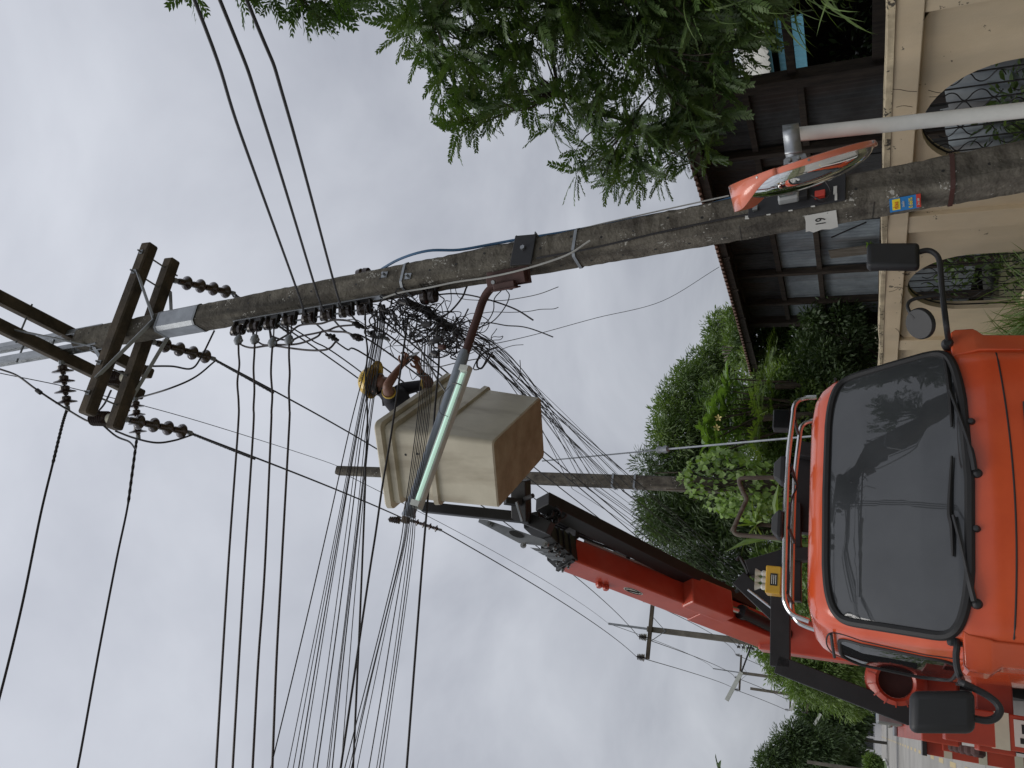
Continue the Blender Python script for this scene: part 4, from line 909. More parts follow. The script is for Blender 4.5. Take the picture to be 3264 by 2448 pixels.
# long service line from tangle off over the house roof, stay wire of the rear pole
wire('thin_wire', bez([ar('N', 1200, 880, 2.6), ar('N', 1450, 870, 2.9), ar('N', 2000, 745, 3.8), ar('B', 1991, 520, 4.6), ar('H', 330, 125, 5.4), W(5.9, 9.9, 3.72)], 8), .004, 'single thin line running right to the house roof')
sa = p2at(7.0); gr_ = W(3.3, 8.0, .1)
q1_ = as_('G', 520, 110, 10.6); q2_ = as_('G', 1130, 52, 10.0); q3_ = as_('D', 440, 925, 8.6)
wire('stay_wire', [q1_, q2_], .012, 'upper part of stay wire beside rear pole', material='galv_dull'); wire('stay_wire', [q2_, q3_, q3_+(q3_-q2_)*.55], .012, 'lower part of stay wire down behind truck cab', material='galv')
b = MB(); dd = (q3_-q2_).normalized(); b.lathe(q2_-dd*.12, dd, [(0, 0), (.04, .01), (.055, .05), (.035, .09), (.035, .12), (.055, .16), (.04, .22), (0, .24)], 12); tag(b.build('stay_insulator', 'galv_dull', smooth=True), 'grey egg-shaped insulator on the stay wire', 'insulator')
# ================================================================== bucket truck
RC, NSE = 1.56, 6.0
truck = thing('bucket_truck', 'orange lorry with raised boom and cream work bucket, facing the viewer', 'truck', W(RC, 9, 0))
_z = [.40, .60, 1.05, 1.22, 1.42, 1.80, 2.00, 2.08, 2.135, 2.165]
_hw = [1.06, 1.09, 1.115, 1.12, 1.12, 1.09, 1.045, 1.0, .94, .84]
_sf = [5.44, 5.42, 5.44, 5.47, 5.57, 5.79, 5.92, 5.99, 6.08, 6.19]
def hw(z): return float(np.interp(z, _z, _hw))
def sf(z): return float(np.interp(z, _z, _sf))
SB = 7.05
CR, BOW, TAPER = .11, .06, .125
def _pl(z, sh=0.): return hw(z)-TAPER-sh, hw(z)-sh, sf(z)+sh, SB-sh      # front half width, rear half width, front, back
def _fx(x, P):          # front line of the plan
    hf, hr, s0, s1 = P; ax = abs(x); s = s0+BOW*(x/hf)**2; e = ax-(hf-CR)
    if e > 0: e = min(e, CR*.999); s += CR-math.sqrt(CR*CR-e*e)
    return s
def _sx(s, P):          # side line of the plan
    hf, hr, s0, s1 = P; t = max(0., min(1., (s-s0-BOW)/1.0)); x = hf+(hr-hf)*(1-(1-t)**1.8); e = s0+BOW+CR-s
    if e > 0: e = min(e, CR*.999); x -= CR-math.sqrt(CR*CR-e*e)
    e = s-(s1-CR)
    if e > 0: e = min(e, CR*.999); x -= CR-math.sqrt(CR*CR-e*e)
    return x
def front(x, z, out=0.): P = _pl(z); x = max(-P[0]*.9995, min(P[0]*.9995, x)); return W(RC+x, _fx(x, P)-out, z)
def side(sgn, s, z, out=0.): P = _pl(z); return W(RC+sgn*(_sx(s, P)+out), s, z)
def outline(z, sh, nf=70, ns=60):
    P = _pl(z, sh); hf, hr, s0, s1 = P; xf = hf-CR*.5; q = [(xf*(-1+2*i/nf), None) for i in range(nf+1)]; o = [(x, _fx(x, P)) for x, _ in q]
    sa = _fx(xf, P); ss = [sa+(s1-sa)*(i/ns)**1.15 for i in range(1, ns+1)]
    rt_ = [(_sx(s, P), s) for s in ss]; return o+rt_+[(-x, s) for x, s in rt_[::-1]]
# window outlines: superellipse patches in (x,z) or (s,z)
def ws_out(t, k=1.):
    c, s_ = math.cos(t), math.sin(t); n = 9.
    u = math.copysign(abs(c)**(2/n), c)*k; v = math.copysign(abs(s_)**(2/n), s_)*k
    zc, hz = 1.60, .425; z = zc+hz*v; a = .955-.075*(v+1)/2; x = u*a+.012; z += .070*abs(u)**2.5*(v < 0)*abs(v)-.045*abs(u)**4*(v > 0)*abs(v)
    return x, z
def sw_out(t, k=1.):
    c, s_ = math.cos(t), math.sin(t); n = 5
    u = math.copysign(abs(c)**(2/n), c)*k; v = math.copysign(abs(s_)**(2/n), s_)*k
    z = 1.58+.36*v; return 6.41+.43*u+.13*v*(u < 0)*abs(u), z
NT = 72
def inside(p, f, k):
    poly = [f(2*math.pi*i/NT, k) for i in range(NT)]; x, y = p; c = False; j = NT-1
    for i in range(NT):
        if (poly[i][1] > y) != (poly[j][1] > y) and x < (poly[j][0]-poly[i][0])*(y-poly[i][1])/(poly[j][1]-poly[i][1])+poly[i][0]: c = not c
        j = i
    return c
def loft(shrink, z_lo, close=True):
    b = MB(); zs = list(np.linspace(z_lo, 2.0, 56))+[2.04, 2.08, 2.11, 2.135, 2.155, 2.165]; vs = []
    for z in zs: q = outline(z, shrink); M = len(q); vs += [(x, s, z) for x, s in q]
    fs = []
    for i in range(len(zs)-1):
        for j in range(M):
            f = (i*M+j, i*M+(j+1) % M, (i+1)*M+(j+1) % M, (i+1)*M+j); c = [sum(vs[q][a] for q in f)/4 for a in range(3)]
            if c[1] < 6.3 and c[1] < sf(c[2])+shrink+.16 and abs(c[0]) < hw(c[2]) and inside((c[0], c[2]), ws_out, 1.0): continue
            if abs(c[0]) > hw(c[2])-TAPER-shrink-.10 and c[1] > sf(c[2])+.12 and inside((c[1], c[2]), sw_out, .98): continue
            fs.append(f)
    if close: n = (len(zs)-1)*M; fs.append(tuple(range(n, n+M)))
    b.add([W(RC+x, s, z-(shrink*.7 if z > 2.02 else 0)) for x, s, z in vs], fs); return b
cab = loft(0, .40).build('cab_shell', 'orange', truck, smooth=True, sharp=50)
loft(.045, .45).build('cab_lining', 'seat_grey', truck, smooth=True, sharp=50)
def patch(f, surf, k0, k1, rings, m_, name, parent, out):
    b = MB(); vs = []
    for r_ in range(rings+1):
        k = k0+(k1-k0)*r_/rings
        for i in range(NT): vs.append(surf(*f(2*math.pi*i/NT, max(k, .001)), out))
    b.add(vs, [(r_*NT+i, r_*NT+(i+1) % NT, (r_+1)*NT+(i+1) % NT, (r_+1)*NT+i) for r_ in range(rings) for i in range(NT)])
    return b.build(name, m_, parent, smooth=True, sharp=80)
ws = patch(ws_out, front, 0, 1.0, 14, 'windshield_glass', 'windscreen', truck, .004)
b = MB(); ring = [front(*ws_out(2*math.pi*i/NT, 1.015), .004) for i in range(NT)]; b.tube(ring, .031, 8, closed=True); b.build('rubber_seal', 'rubber', ws, smooth=True)
for sgn in (-1, 1):
    sw = patch(sw_out, lambda s, z, o, sgn=sgn: side(sgn, s, z, o), 0, 1, 10, 'side_glass', 'side_window', truck, .003)
    b = MB(); b.tube([side(sgn, *sw_out(2*math.pi*i/NT, 1.01), .002) for i in range(NT)], .014, 8, closed=True); b.build('rubber_seal', 'rubber', sw, smooth=True)
    # door outline
    dl_ = [(5.84, .62), (5.80, 1.05), (5.80, 1.22), (5.93, 1.62), (6.05, 1.93), (6.26, 2.02), (6.72, 2.03), (6.86, 1.9), (6.88, 1.2), (6.86, .62), (5.86, .62)]
    b = MB(); b.tube([side(sgn, *p, .0) for p in bez([Vector((*q, 0)) for q in dl_], 6) for p in [(p.x, p.y)]], .006, 6); b.build('door_gap', 'rubber', truck, smooth=True)
    b = MB(); b.bar(side(sgn, 6.68, 1.16, .02), side(sgn, 6.80, 1.16, .02), .02, .035); b.build('door_handle', 'black_plastic', truck, bevel=.006)
    b = MB(); q = [side(sgn, 6.06+.7*i/8, 1.99-.0*i, .03) for i in range(9)]; b.tube(q, .012, 6); b.build('rain_guard', 'black_plastic', truck, smooth=True)
# front panel seams
def seam(pts, rad=.006, m_='rubber', nm='panel_gap'):
    b = MB(); b.tube([front(x, z, -.001) for x, z in pts], rad, 6); return b.build(nm, m_, truck, smooth=True)
seam([(-.98+1.96*i/30, .935+.05*abs((-.98+1.96*i/30))**2) for i in range(31)])
seam([(.955, .98), (.95, 1.05), (.955, 1.12), (.985, 1.19)]); seam([(-.955, .98), (-.95, 1.05), (-.955, 1.12), (-.985, 1.19)])
seam([(.955, .98), (.96, .8), (.955, .6)]); seam([(-.955, .98), (-.96, .8), (-.955, .6)])
b = MB(); b.prism([front(x, z, .015) for x, z in ((-.55, .86), (.55, .86), (.52, .66), (-.52, .66))], -DV*.01); b.build('grille', 'black_plastic', truck, bevel=.01)
for sgn in (-1, 1):
    b = MB(); b.box(front(.80*sgn, .72, .02), NV*.14, DV*.03, ZV*.10); hl = b.build('headlamp', 'chrome', truck, bevel=.03)
    b = MB(); b.box(front(.80*sgn, .72, .055), NV*.12, DV*.01, ZV*.08); b.build('lens', 'clear_cover', hl, bevel=.01)
b = MB(); b.rsbox(RC-1.1, RC+1.1, 5.26, 5.5, .35, .56); b.build('bumper', 'white_paint', truck, bevel=.04)
# corner panels beside the windscreen foot
for sgn in (1, -1):
    b = MB(); pr_ = []
    for z, w0, w1 in ((.62, 1.04, 1.085), (1.04, 1.05, 1.10), (1.075, 1.05, 1.135), (1.10, 1.04, 1.15), (1.205, 1.02, 1.145), (1.235, 1.0, 1.12)):
        pr_.append([W(RC+sgn*w0*.90, 5.50+.02*(z > 1.2), z), W(RC+sgn*w1*.985, 5.55, z), W(RC+sgn*w1, 5.75, z), W(RC+sgn*w0*.9, 5.80, z)])
    vs = [p for q in pr_ for p in q]; b.add(vs, [(i*4+j, i*4+(j+1) % 4, (i+1)*4+(j+1) % 4, (i+1)*4+j) for i in range(5) for j in range(4)]+[(0, 1, 2, 3), (23, 22, 21, 20)])
    b.build('corner_panel', 'orange', truck, bevel=.012, smooth=True)
# wipers and washer jets
def fpx(k, a, c, out=.02, s0=5.5):
    p = as_(k, a, c, s0); 
    for _ in range(3):
        x, z = p.dot(NV)-RC, p.z; h = front(max(-1.05, min(1.05, x)), z).dot(DV); p = as_(k, a, c, h)
    return front(max(-1.05, min(1.05, p.dot(NV)-RC)), p.z, out)
for (k, a, c) in (('D', 1650, 815), ('D', 1690, 1205), ('D', 1690, 1625), ('E', 1590, 635)):
    q = fpx(k, a, c, .0); big = (a, c) in ((1690, 1205), (1590, 635)); b = MB(); b.lathe(q, -DV+ZV*.35, [(.034 if big else .024, -.01), (.030 if big else .022, .012), (.016, .024), (0, .026)], 14); b.build('wiper_pivot' if big else 'washer_jet', 'black_plastic', truck, smooth=True)
for pts, bl in (([('D', 1670, 1195), ('D', 1640, 1040), ('D', 1560, 800), ('D', 1480, 590)], [('D', 1500, 860), ('D', 1485, 640), ('D', 1460, 430), ('D', 1440, 330)]),
                ([('E', 1570, 625), ('E', 1535, 480), ('E', 1490, 280), ('E', 1440, 90)], [('E', 1440, 342), ('E', 1432, 150), ('D', 1480, 1480), ('D', 1500, 1082)])):
    b = MB(); P_ = [fpx(*q, .035) for q in pts]; b.tube(bez(P_, 5), [.019]*6+[.011]*10, 6); wa = b.build('wiper_arm', 'black_plastic', truck, smooth=True)
    b = MB(); P_ = bez([fpx(*q, .022) for q in bl], 5); b.tube(P_, [.008+.008*math.sin(i/15*math.pi) for i in range(16)], 6); b.build('wiper_blade', 'rubber', wa, smooth=True)
# interior: dash, wheel, seats
b = MB(); b.rsbox(RC-.95, RC+.95, 5.72, 5.98, .8, 1.16); b.build('dashboard', 'black_plastic', truck, bevel=.03)
sw = W(RC+.52, 6.02, 1.30); ax = (DV*.75+ZV*.66).normalized(); u_ = NV; v_ = ax.cross(NV); b = MB(); b.tube([sw+(u_*math.cos(t)+v_*math.sin(t))*.20 for t in [i*2*math.pi/28 for i in range(28)]], .014, 6, closed=True)
for t in (.5, 2.6, 4.7): b.tube([sw, sw+(u_*math.cos(t)+v_*math.sin(t))*.2], .012, 6)
b.build('steering_wheel', 'black_plastic', truck, smooth=True)
for x in (-.5, .5):
    b = MB(); b.rsbox(RC+x-.24, RC+x+.24, 6.35, 6.80, .85, 1.05); b.rsbox(RC+x-.24, RC+x+.24, 6.74, 6.88, 1.06, 1.62); b.rsbox(RC+x-.13, RC+x+.13, 6.76, 6.86, 1.65, 1.85); b.build('seat', 'seat_grey', truck, bevel=.04)
# mirrors
def rr_prism(c, ex, ey, ez, name, parent, m_='black_plastic', bev=.03):
    b = MB(); b.box(c, ex, ey, ez); return b.build(name, m_, parent, bevel=bev, segs=4, smooth=True)
sm = 5.28
pR = lambda a, c: as_('R', a, c, sm)
arm_ = [as_('R', 1345, 1400, 5.58), pR(1325, 1250), pR(1300, 1050), pR(1275, 850), pR(1258, 650), pR(1245, 500), pR(1215, 415), pR(1150, 365), pR(1080, 355), pR(1000, 375)]
b = MB(); b.tube(bez(arm_, 6), .019, 10); ma_ = b.build('mirror_arm', 'black_plastic', truck, smooth=True)
b = MB(); b.lathe(as_('R', 1340, 1450, 5.60), (pR(1325, 1250)-as_('R', 1345, 1400, 5.6)), [(0, 0), (.04, 0), (.042, .05), (.024, .09), (0, .09)], 14); b.build('mirror_base', 'black_plastic', truck, smooth=True)
c0 = pR(705, 430); t0 = pR(400, 430); axu = (t0-pR(1000, 430)).normalized()
axw = (pR(705, 290)-pR(705, 570)); hw_ = axw.length/2; axw.normalize()
hd_ = rr_prism(c0, axu*((t0-pR(1005, 430)).length/2), axw*hw_, DV*.045, 'wing_mirror', truck)
b = MB(); b.box(c0+DV*.047, axu*.15, axw*hw_*.85, DV*.003); b.build('mirror_glass', 'mirror_face', hd_, bevel=.02)
b = MB(); b.tube(bez([pR(1280, 862), pR(1130, 880), pR(980, 905), pR(900, 940), pR(875, 1000), pR(910, 1075), pR(960, 1135)], 6), .012, 8); b.build('round_mirror_arm', 'black_plastic', truck, smooth=True)
c1 = pR(1000, 1200); nrm = (DV*-.55+ZV*.62-NV*.45).normalized(); b = MB(); b.lathe(c1, nrm, [(0, .0), (.10, .0), (.108, -.012), (.108, -.03), (0, -.03)], 26); rm = b.build('round_mirror', 'black_plastic', truck, smooth=True)
b = MB(); b.lathe(c1-nrm*.031, -nrm, [(0, .012), (.06, .008), (.10, 0)], 26); b.build('mirror_glass', 'mirror_face', rm, smooth=True)
pL = lambda a, c: as_('P', a, c, 5.30)
eL = lambda a, c: as_('E', a, c, 5.55)
b = MB(); b.tube(bez([as_('E', 1468, 845, 5.6), eL(1468, 900), eL(1462, 960), eL(1470, 1040), eL(1495, 1105), pL(1500, 90), pL(1620, 150), pL(1790, 240), pL(1900, 330), pL(1935, 420), pL(1880, 500), pL(1780, 528), pL(1640, 505)], 6), .020, 10); b.build('mirror_arm', 'black_plastic', truck, smooth=True)
b = MB(); b.box(as_('E', 1465, 850, 5.62), NV*.05, DV*.05, ZV*.055); b.build('mirror_base', 'black_plastic', truck, bevel=.02)
cl = pL(1265, 430); au = (pL(890, 430)-pL(1640, 430)); hl_ = au.length/2; au.normalize(); aw = (pL(1265, 190)-pL(1265, 680)); hwl = aw.length/2; aw.normalize()
hd_ = rr_prism(cl, au*hl_, aw*hwl, DV*.06, 'wing_mirror', truck, bev=.045)
b = MB(); b.box(cl+DV*.062, au*hl_*.85, aw*hwl*.85, DV*.003); b.build('mirror_glass', 'mirror_face', hd_, bevel=.02)
b = MB(); ang = as_('P', 1980, 125, 5.9); 
# roof rack: front and rear rail, lamps, siren box
def rail(ds, dz, m_, rad=.019):
    q = [('D', 480, 630), ('D', 400, 636), ('D', 345, 655), ('D', 313, 700), ('D', 300, 790), ('D', 265, 1100), ('D', 248, 1500), ('E', 395, 300), ('E', 390, 560), ('E', 402, 640), ('E', 445, 700), ('E', 545, 742)]
    b = MB(); b.tube(bez([as_(k, a, c, 6.20)+DV*ds+ZV*dz for k, a, c in q], 6), rad, 10); return b.build('rack_rail', m_, truck, smooth=True)
rail(0, 0, 'chrome'); rail(.55, -.01, 'chrome')
for x in (.86, 1.35, 1.85, 2.3):
    b = MB(); z = as_('D', 260, 1300, 6.2).z-.02; b.tube([W(x, 6.2, z), W(x, 6.75, z)], .014, 8); b.build('rack_crossbar', 'black_iron', truck, smooth=True)
b = MB(); P_ = bez([as_('D', 275, 1480, 6.3), as_('D', 300, 1380, 6.35), as_('D', 330, 1300, 6.4), as_('D', 290, 1210, 6.35), as_('D', 265, 1180, 6.3)], 6); b.tube(P_, .007, 6); b.build('rack_cable', 'cable', truck, smooth=True)
for (k, a0, a1, c0_, c1_, s_, tilt, nm) in (('D', 158, 285, 735, 888, 6.32, 0, 'square'), ('D', 165, 250, 1095, 1290, 6.28, .4, 'wedge'), ('E', 318, 380, 62, 232, 6.26, -.3, 'wedge')):
    p0 = as_(k, a0, c0_, s_); p1 = as_(k, a1, c1_, s_); c = (p0+p1)/2; hz = abs(p0.z-p1.z)/2; hx = abs((p1-p0).dot(NV))/2
    b = MB()
    if nm == 'square': b.box(c, NV*hx, DV*.05, ZV*hz)
    else:
        lo = [c+NV*x*hx+DV*y*.09-ZV*hz for x, y in ((-1, -1), (1, -1), (1, 1), (-1, 1))]; hi = [c+NV*(x*hx*.55)+DV*y*.05+ZV*hz for x, y in ((-1, -1), (1, -1), (1, 1), (-1, 1))]
        mid = [c+NV*x*hx*1.0+DV*y*.09-ZV*hz*.2 for x, y in ((-1, -1), (1, -1), (1, 1), (-1, 1))]
        b.add(lo+mid+hi, [(0, 1, 2, 3), (11, 10, 9, 8)]+[(j, (j+1) % 4, 4+(j+1) % 4, 4+j) for j in range(4)]+[(4+j, 4+(j+1) % 4, 8+(j+1) % 4, 8+j) for j in range(4)])
    lm = b.build('work_lamp', 'black_plastic', truck, bevel=.012)
    b = MB(); b.tube([c-ZV*hz, c-ZV*(hz+.04)], .012, 8); b.build('lamp_foot', 'black_iron', lm)
    if nm == 'square': b = MB(); b.box(c-DV*.052, NV*hx*.86, DV*.003, ZV*hz*.86); b.build('lens', 'side_glass', lm)
pb0 = as_('E', 285, 405, 6.30); pb1 = as_('E', 372, 585, 6.30); cbx = (pb0+pb1)/2; hzb = abs(pb0.z-pb1.z)/2; hxb = abs((pb1-pb0).dot(NV))/2
b = MB(); b.box(cbx, NV*hxb, DV*.08, ZV*hzb); yb = b.build('siren_box', 'yellow', truck, bevel=.008)
b = MB(); b.box(cbx-DV*.082-ZV*.005, NV*.045, DV*.002, ZV*.026); b.build('nameplate', 'ink', yb)
for i in range(3): b = MB(); b.box(cbx-DV*.085-ZV*(.019-.014*i), NV*.034, DV*.0012, ZV*.0025); b.build('plate_line', 'label_white', yb)
for x in (-.05, .0, .05):
    b = MB(); q = cbx+NV*x+ZV*(hzb); b.lathe(q, ZV, [(.024, 0), (.024, .03), (.014, .04), (.014, .045), (.030, .075), (.034, .085), (.026, .085), (0, .06)], 16); b.build('horn', 'white_paint', yb, smooth=True)
# pipe hoop and black boom rest behind the cab
b = MB(); b.tube(bez([as_(k, a, c, 7.5) for k, a, c in (('H', 1090, 1290), ('H', 950, 1292), ('H', 862, 1296), ('H', 842, 1320), ('H', 870, 1390), ('H', 890, 1430), ('H', 870, 1480), ('H', 830, 1570), ('H', 800, 1640), ('E', 75, 165), ('E', 90, 200), ('E', 180, 212), ('E', 370, 228))], 5), .021, 10); b.build('pipe_hoop', 'wood_grey', truck, smooth=True)
def bb(k0, k1, s_, w, h, m_='boom_black', nm='rest_beam'):
    b = MB(); b.bar(as_(*k0, s_), as_(*k1, s_), w, h, DV); return b.build(nm, m_, truck, bevel=.006)
bb(('E', 370, 560), ('E', 366, 1030), 7.25, .16, .12); bb(('E', 345, 1012), ('E', 1180, 1335), 7.25, .15, .12)
bb(('E', 165, 420), ('E', 520, 315), 7.6, .15, .14); bb(('E', 110, 480), ('E', 385, 740), 7.55, .15, .14); bb(('E', 440, 10), ('E', 440, 620), 7.5, .16, .12); bb(('D', 420, 1040), ('D', 380, 1659), 7.6, .20, .12); bb(('E', 380, 330), ('E', 560, 330), 7.45, .12, .12); bb(('D', 330, 1020), ('D', 480, 1050), 7.45, .14, .12)
b = MB(); b.tube([as_('E', 165, 545, 7.4), as_('E', 350, 690, 7.4)], .012, 8); b.build('rest_rod', 'chrome', truck, smooth=True)
b = MB(); b.tube(bez([as_('E', 95, 365, 7.6), as_('E', 110, 345, 7.6), as_('E', 130, 370, 7.6), as_('E', 165, 460, 7.6), as_('E', 110, 545, 7.6), as_('E', 85, 560, 7.6)], 5), .016, 8); b.build('rest_hook', 'black_iron', truck, smooth=True)
# bed and its striped side
bed = MB(); bed.rsbox(.0, 2.7, 7.3, 13.4, 1.12, 1.38); bed.build('bed', 'red_paint', truck, bevel=.01)
b = MB(); b.rsbox(.7, 2.3, 6.0, 13.4, .62, .92); b.build('chassis', 'boom_black', truck, bevel=.01)
for s_ in (6.15, 11.6):
    for r_ in (.78, 2.35):
        b = MB(); b.lathe(W(r_-.14, s_, .46), NV, [(.20, 0), (.44, 0), (.46, .04), (.46, .24), (.44, .28), (.20, .28)], 32); wl = b.build('wheel', 'rubber', truck, smooth=True)
        b = MB(); b.lathe(W(r_-.10, s_, .46), NV, [(0, .02), (.10, .0), (.21, .04), (.21, .20), (0, .16)], 24); b.build('rim', 'steel', wl, smooth=True)
# outrigger legs: red with pale bands, one behind the cab and one further back
def leg(r0, r1, s0, s1, zt, bands, nm):
    b = MB(); b.rsbox(r0, r1, s0, s1, .06, zt); lg = b.build('outrigger_leg', 'red_paint', truck, bevel=.008)
    for zc, h in bands: b = MB(); b.rsbox(r0-.003, r1+.003, s0-.003, s1+.003, zc-h/2, zc+h/2); b.build('pale_band', 'cream_white', lg)
    b = MB(); b.rsbox(r0-.08, r1+.08, s0-.08, s1+.08, .0, .06); b.build('foot_plate', 'boom_black', lg); return lg
lg = leg(.035, .265, 6.60, 6.80, 1.27, ((.925, .085), (.52, .085)), 'near')
b = MB(); b.box(W(.15, 6.594, .78), NV*.085, DV*.003, ZV*.075); lb_ = b.build('warning_label', 'label_white', lg)
for (x, z, w, h) in ((-.045, .80, .018, .04), (.03, .785, .030, .045), (.03, .725, .02, .012), (-.04, .735, .014, .012)):
    b = MB(); b.box(W(.15+x, 6.590, z), NV*w, DV*.001, ZV*h*.6); b.build('label_print', 'ink', lb_)
leg(-.125, .005, 9.9, 10.03, 1.20, ((1.005, .075), (.694, .075), (.38, .075)), 'far')
b = MB(); b.rsbox(-.14, .02, 9.86, 10.06, 1.20, 1.24); b.build('leg_cap', 'boom_black', truck)
b = MB(); b.rsbox(-.06, 2.6, 9.84, 9.90, .88, 1.06); b.build('outrigger_beam', 'red_paint', truck, bevel=.01)
b = MB(); b.rsbox(.0, 2.6, 6.82, 7.05, .82, 1.05); b.build('outrigger_beam', 'red_paint', truck, bevel=.01)
b = MB(); b.rsbox(.005, .02, 7.1, 9.8, .78, .90); b.build('side_guard', 'chrome', truck); b = MB(); b.rsbox(.03, .2, 7.2, 9.7, .62, .78); b.build('tool_tray', 'boom_black', truck)
for i in range(5): b = MB(); b.lathe(W(.02, 7.3+.5*i, 1.0), -NV, [(0, 0), (.05, 0), (.05, .05), (.03, .07), (0, .07)], 10); b.build('side_bolt', 'rust_brown', truck, smooth=True)
b = MB(); b.rsbox(.0, 2.7, 13.1, 13.5, 1.385, 1.43); b.build('tail_frame', 'galv_dull', truck, bevel=.01)
b = MB(); b.rsbox(.34, 1.0, 7.75, 8.9, 1.38, 1.70); b.build('control_cabinet', 'red_paint', truck, bevel=.02)
b = MB(); b.rsbox(.12, .55, 10.9, 12.8, 1.38, 1.66); b.build('side_locker', 'steel', truck, bevel=.02)
for i in range(3): b = MB(); b.tube([W(.10, 11.1+.6*i, 1.50), W(.10, 11.4+.6*i, 1.50)], .012, 6); b.build('locker_handle', 'chrome', truck)
# ribbed reel ring
rcx = as_('E', 1085, 1120, 7.22); vd = (CAM-rcx); vd.z = 0; vd.normalize(); hx_ = ZV.cross(vd)
b = MB(); NR = 40
def rp(t, r_, d): return rcx+(hx_*math.cos(t)+ZV*math.sin(t))*r_+vd*d
prof = [(.125, -.10), (.125, .04), (.145, .055), (.20, .03), (.225, .0), (.225, -.10)]
vs = [rp(2*math.pi*j/NR, r_, d) for r_, d in prof for j in range(NR)]
b.add(vs, [(i*NR+j, i*NR+(j+1) % NR, (i+1)*NR+(j+1) % NR, (i+1)*NR+j) for i in range(len(prof)-1) for j in range(NR)]); rl = b.build('hose_reel', 'red_paint', truck, smooth=True)
for j in range(14):
    t = 2*math.pi*j/14; b = MB(); b.bar(rp(t, .145, .050), rp(t, .208, .022), .010, .022, vd); b.build('rib', 'red_paint', rl)
b = MB(); b.lathe(rcx-vd*.11, vd, [(0, 0), (.124, 0), (.124, .02), (0, .02)], 24); b.build('reel_back', 'rust_brown', rl)

# ------------------------------------------------------------------ boom
B0 = as_('G', 1680, 985, 10.3); B1 = as_('G', 640, 578, 7.95); BT = as_('S', 430, 470, 6.95)
bd = (B1-B0).normalized(); bx = bd.cross(ZV).normalized(); bu = bx.cross(bd)
if bx.dot(NV) < 0: bx = -bx
bx, bu = bx*math.cos(.24)+bu*math.sin(.24), bu*math.cos(.24)-bx*math.sin(.24)      # the boom is slewed, its left flank turns to the viewer
def seg(a, c, w, h, m_, nm, off=(0, 0), bev=.008, parent=truck):
    b = MB(); b.bar(a+bx*off[0]+bu*off[1], c+bx*off[0]+bu*off[1], w, h, bu); return b.build(nm, m_, parent, bevel=bev)
boom = seg(B0, B1, .27, .30, 'boom_red', 'main_boom', bev=.02)
L1 = (B1-B0).length
seg(B0.lerp(B1, .0), B0.lerp(B1, .40), .29, .32, 'boom_red', 'boom_sleeve', bev=.012)
k = 0
for t0_, t1_, w in ((0.0, .16, .285), (.16, .30, .25), (.30, .42, .215), (.42, .60, .18)):
    a = B1.lerp(BT, t0_); c = B1.lerp(BT, t1_+.08); seg(a, c, w*.92, w, 'boom_black', 'telescopic_section', bev=.008); k += 1
seg(B1.lerp(BT, .5), BT, .15, .17, 'boom_black', 'boom_tip')
for t in (.0, .16, .30, .42):
    a = B1.lerp(BT, t); seg(a-bd*.02, a+bd*.02, .30-.22*t, .32-.24*t, 'boom_black', 'section_collar', bev=.004)
    b = MB(); q = a-bx*(.155-.11*t)+bu*.05; b.lathe(q, -bx, [(0, 0), (.022, 0), (.022, .02), (.012, .02), (.012, .045), (0, .045)], 8); b.build('adjuster_bolt', 'steel', boom); b = MB(); b.lathe(q-bu*.11, -bx, [(0, 0), (.022, 0), (.022, .02), (.012, .02), (.012, .045), (0, .045)], 8); b.build('adjuster_bolt', 'steel', boom)
for t in (.83, .80): b = MB(); q = B0.lerp(B1, t)-bx*.137+bu*.10; b.lathe(q, -bx, [(0, 0), (.04, 0), (.04, .03), (.03, .05), (0, .05)], 6); b.build('boss', 'boom_red', boom)
b = MB(); q = B0.lerp(B1, .70)-bx*.1365; b.add([q+bd*(.13*math.cos(t))+bu*(.05*math.sin(t)) for t in [i*2*math.pi/28 for i in range(28)]], [tuple(range(28))]); bdg = b.build('oval_badge', 'label_white', boom)
b = MB(); b.tube([q-bx*.002+bd*(.11*math.cos(t))+bu*(.038*math.sin(t)) for t in [i*2*math.pi/28 for i in range(28)]], .004, 5, closed=True); b.tube([q-bx*.003-bd*.07-bu*.015, q-bx*.003+bd*.07+bu*.015], .008, 5); b.build('badge_mark', 'ink', bdg)
# hose tray on the right flank of the boom, with clamps
seg(B0.lerp(B1, .12), BT-bd*.1, .14, .20, 'boom_black', 'hose_tray', (.24, -.02)); 
for i in range(4):
    b = MB(); P_ = [B0.lerp(B1, f)+bx*(.335)+bu*(-.07+.05*i)+bu*.01*math.sin(f*20+i) for f in np.linspace(.15, 1.12, 16)]; b.tube(P_, .016, 6); b.build('hydraulic_hose', 'cable', boom, smooth=True)
for f in (.28, .52, .75, .98): seg(B0.lerp(B1, f), B0.lerp(B1, f)+bd*.05, .20, .26, 'black_iron', 'hose_clamp', (.25, -.02), .004, boom)
b = MB(); q = B0.lerp(B1, .97)+bx*.38; b.tube(bez([q, q+bx*.05+bd*.02, q+bx*.08-bd*.03], 4), [.03]*5+[.02]*4, 8); b.build('rag', 'rust_brown', boom)
b = MB(); b.tube([B0.lerp(B1, .16)+bx*.16-bu*.12, B0.lerp(B1, .95)+bx*.16-bu*.12], .016, 8); b.build('guide_rod', 'steel', boom)
b = MB(); ch = BT-bd*.28+bx*.17
for i in range(9):
    q = ch+Vector((random.gauss(0, .045), random.gauss(0, .045), random.gauss(0, .045))); b.tube([q+Vector((.05*math.cos(t), .05*math.sin(t+i), .05*math.sin(t))) for t in [j*.5 for j in range(13)]], .014, 6)
b.build('hose_coil', 'cable', boom, smooth=True)
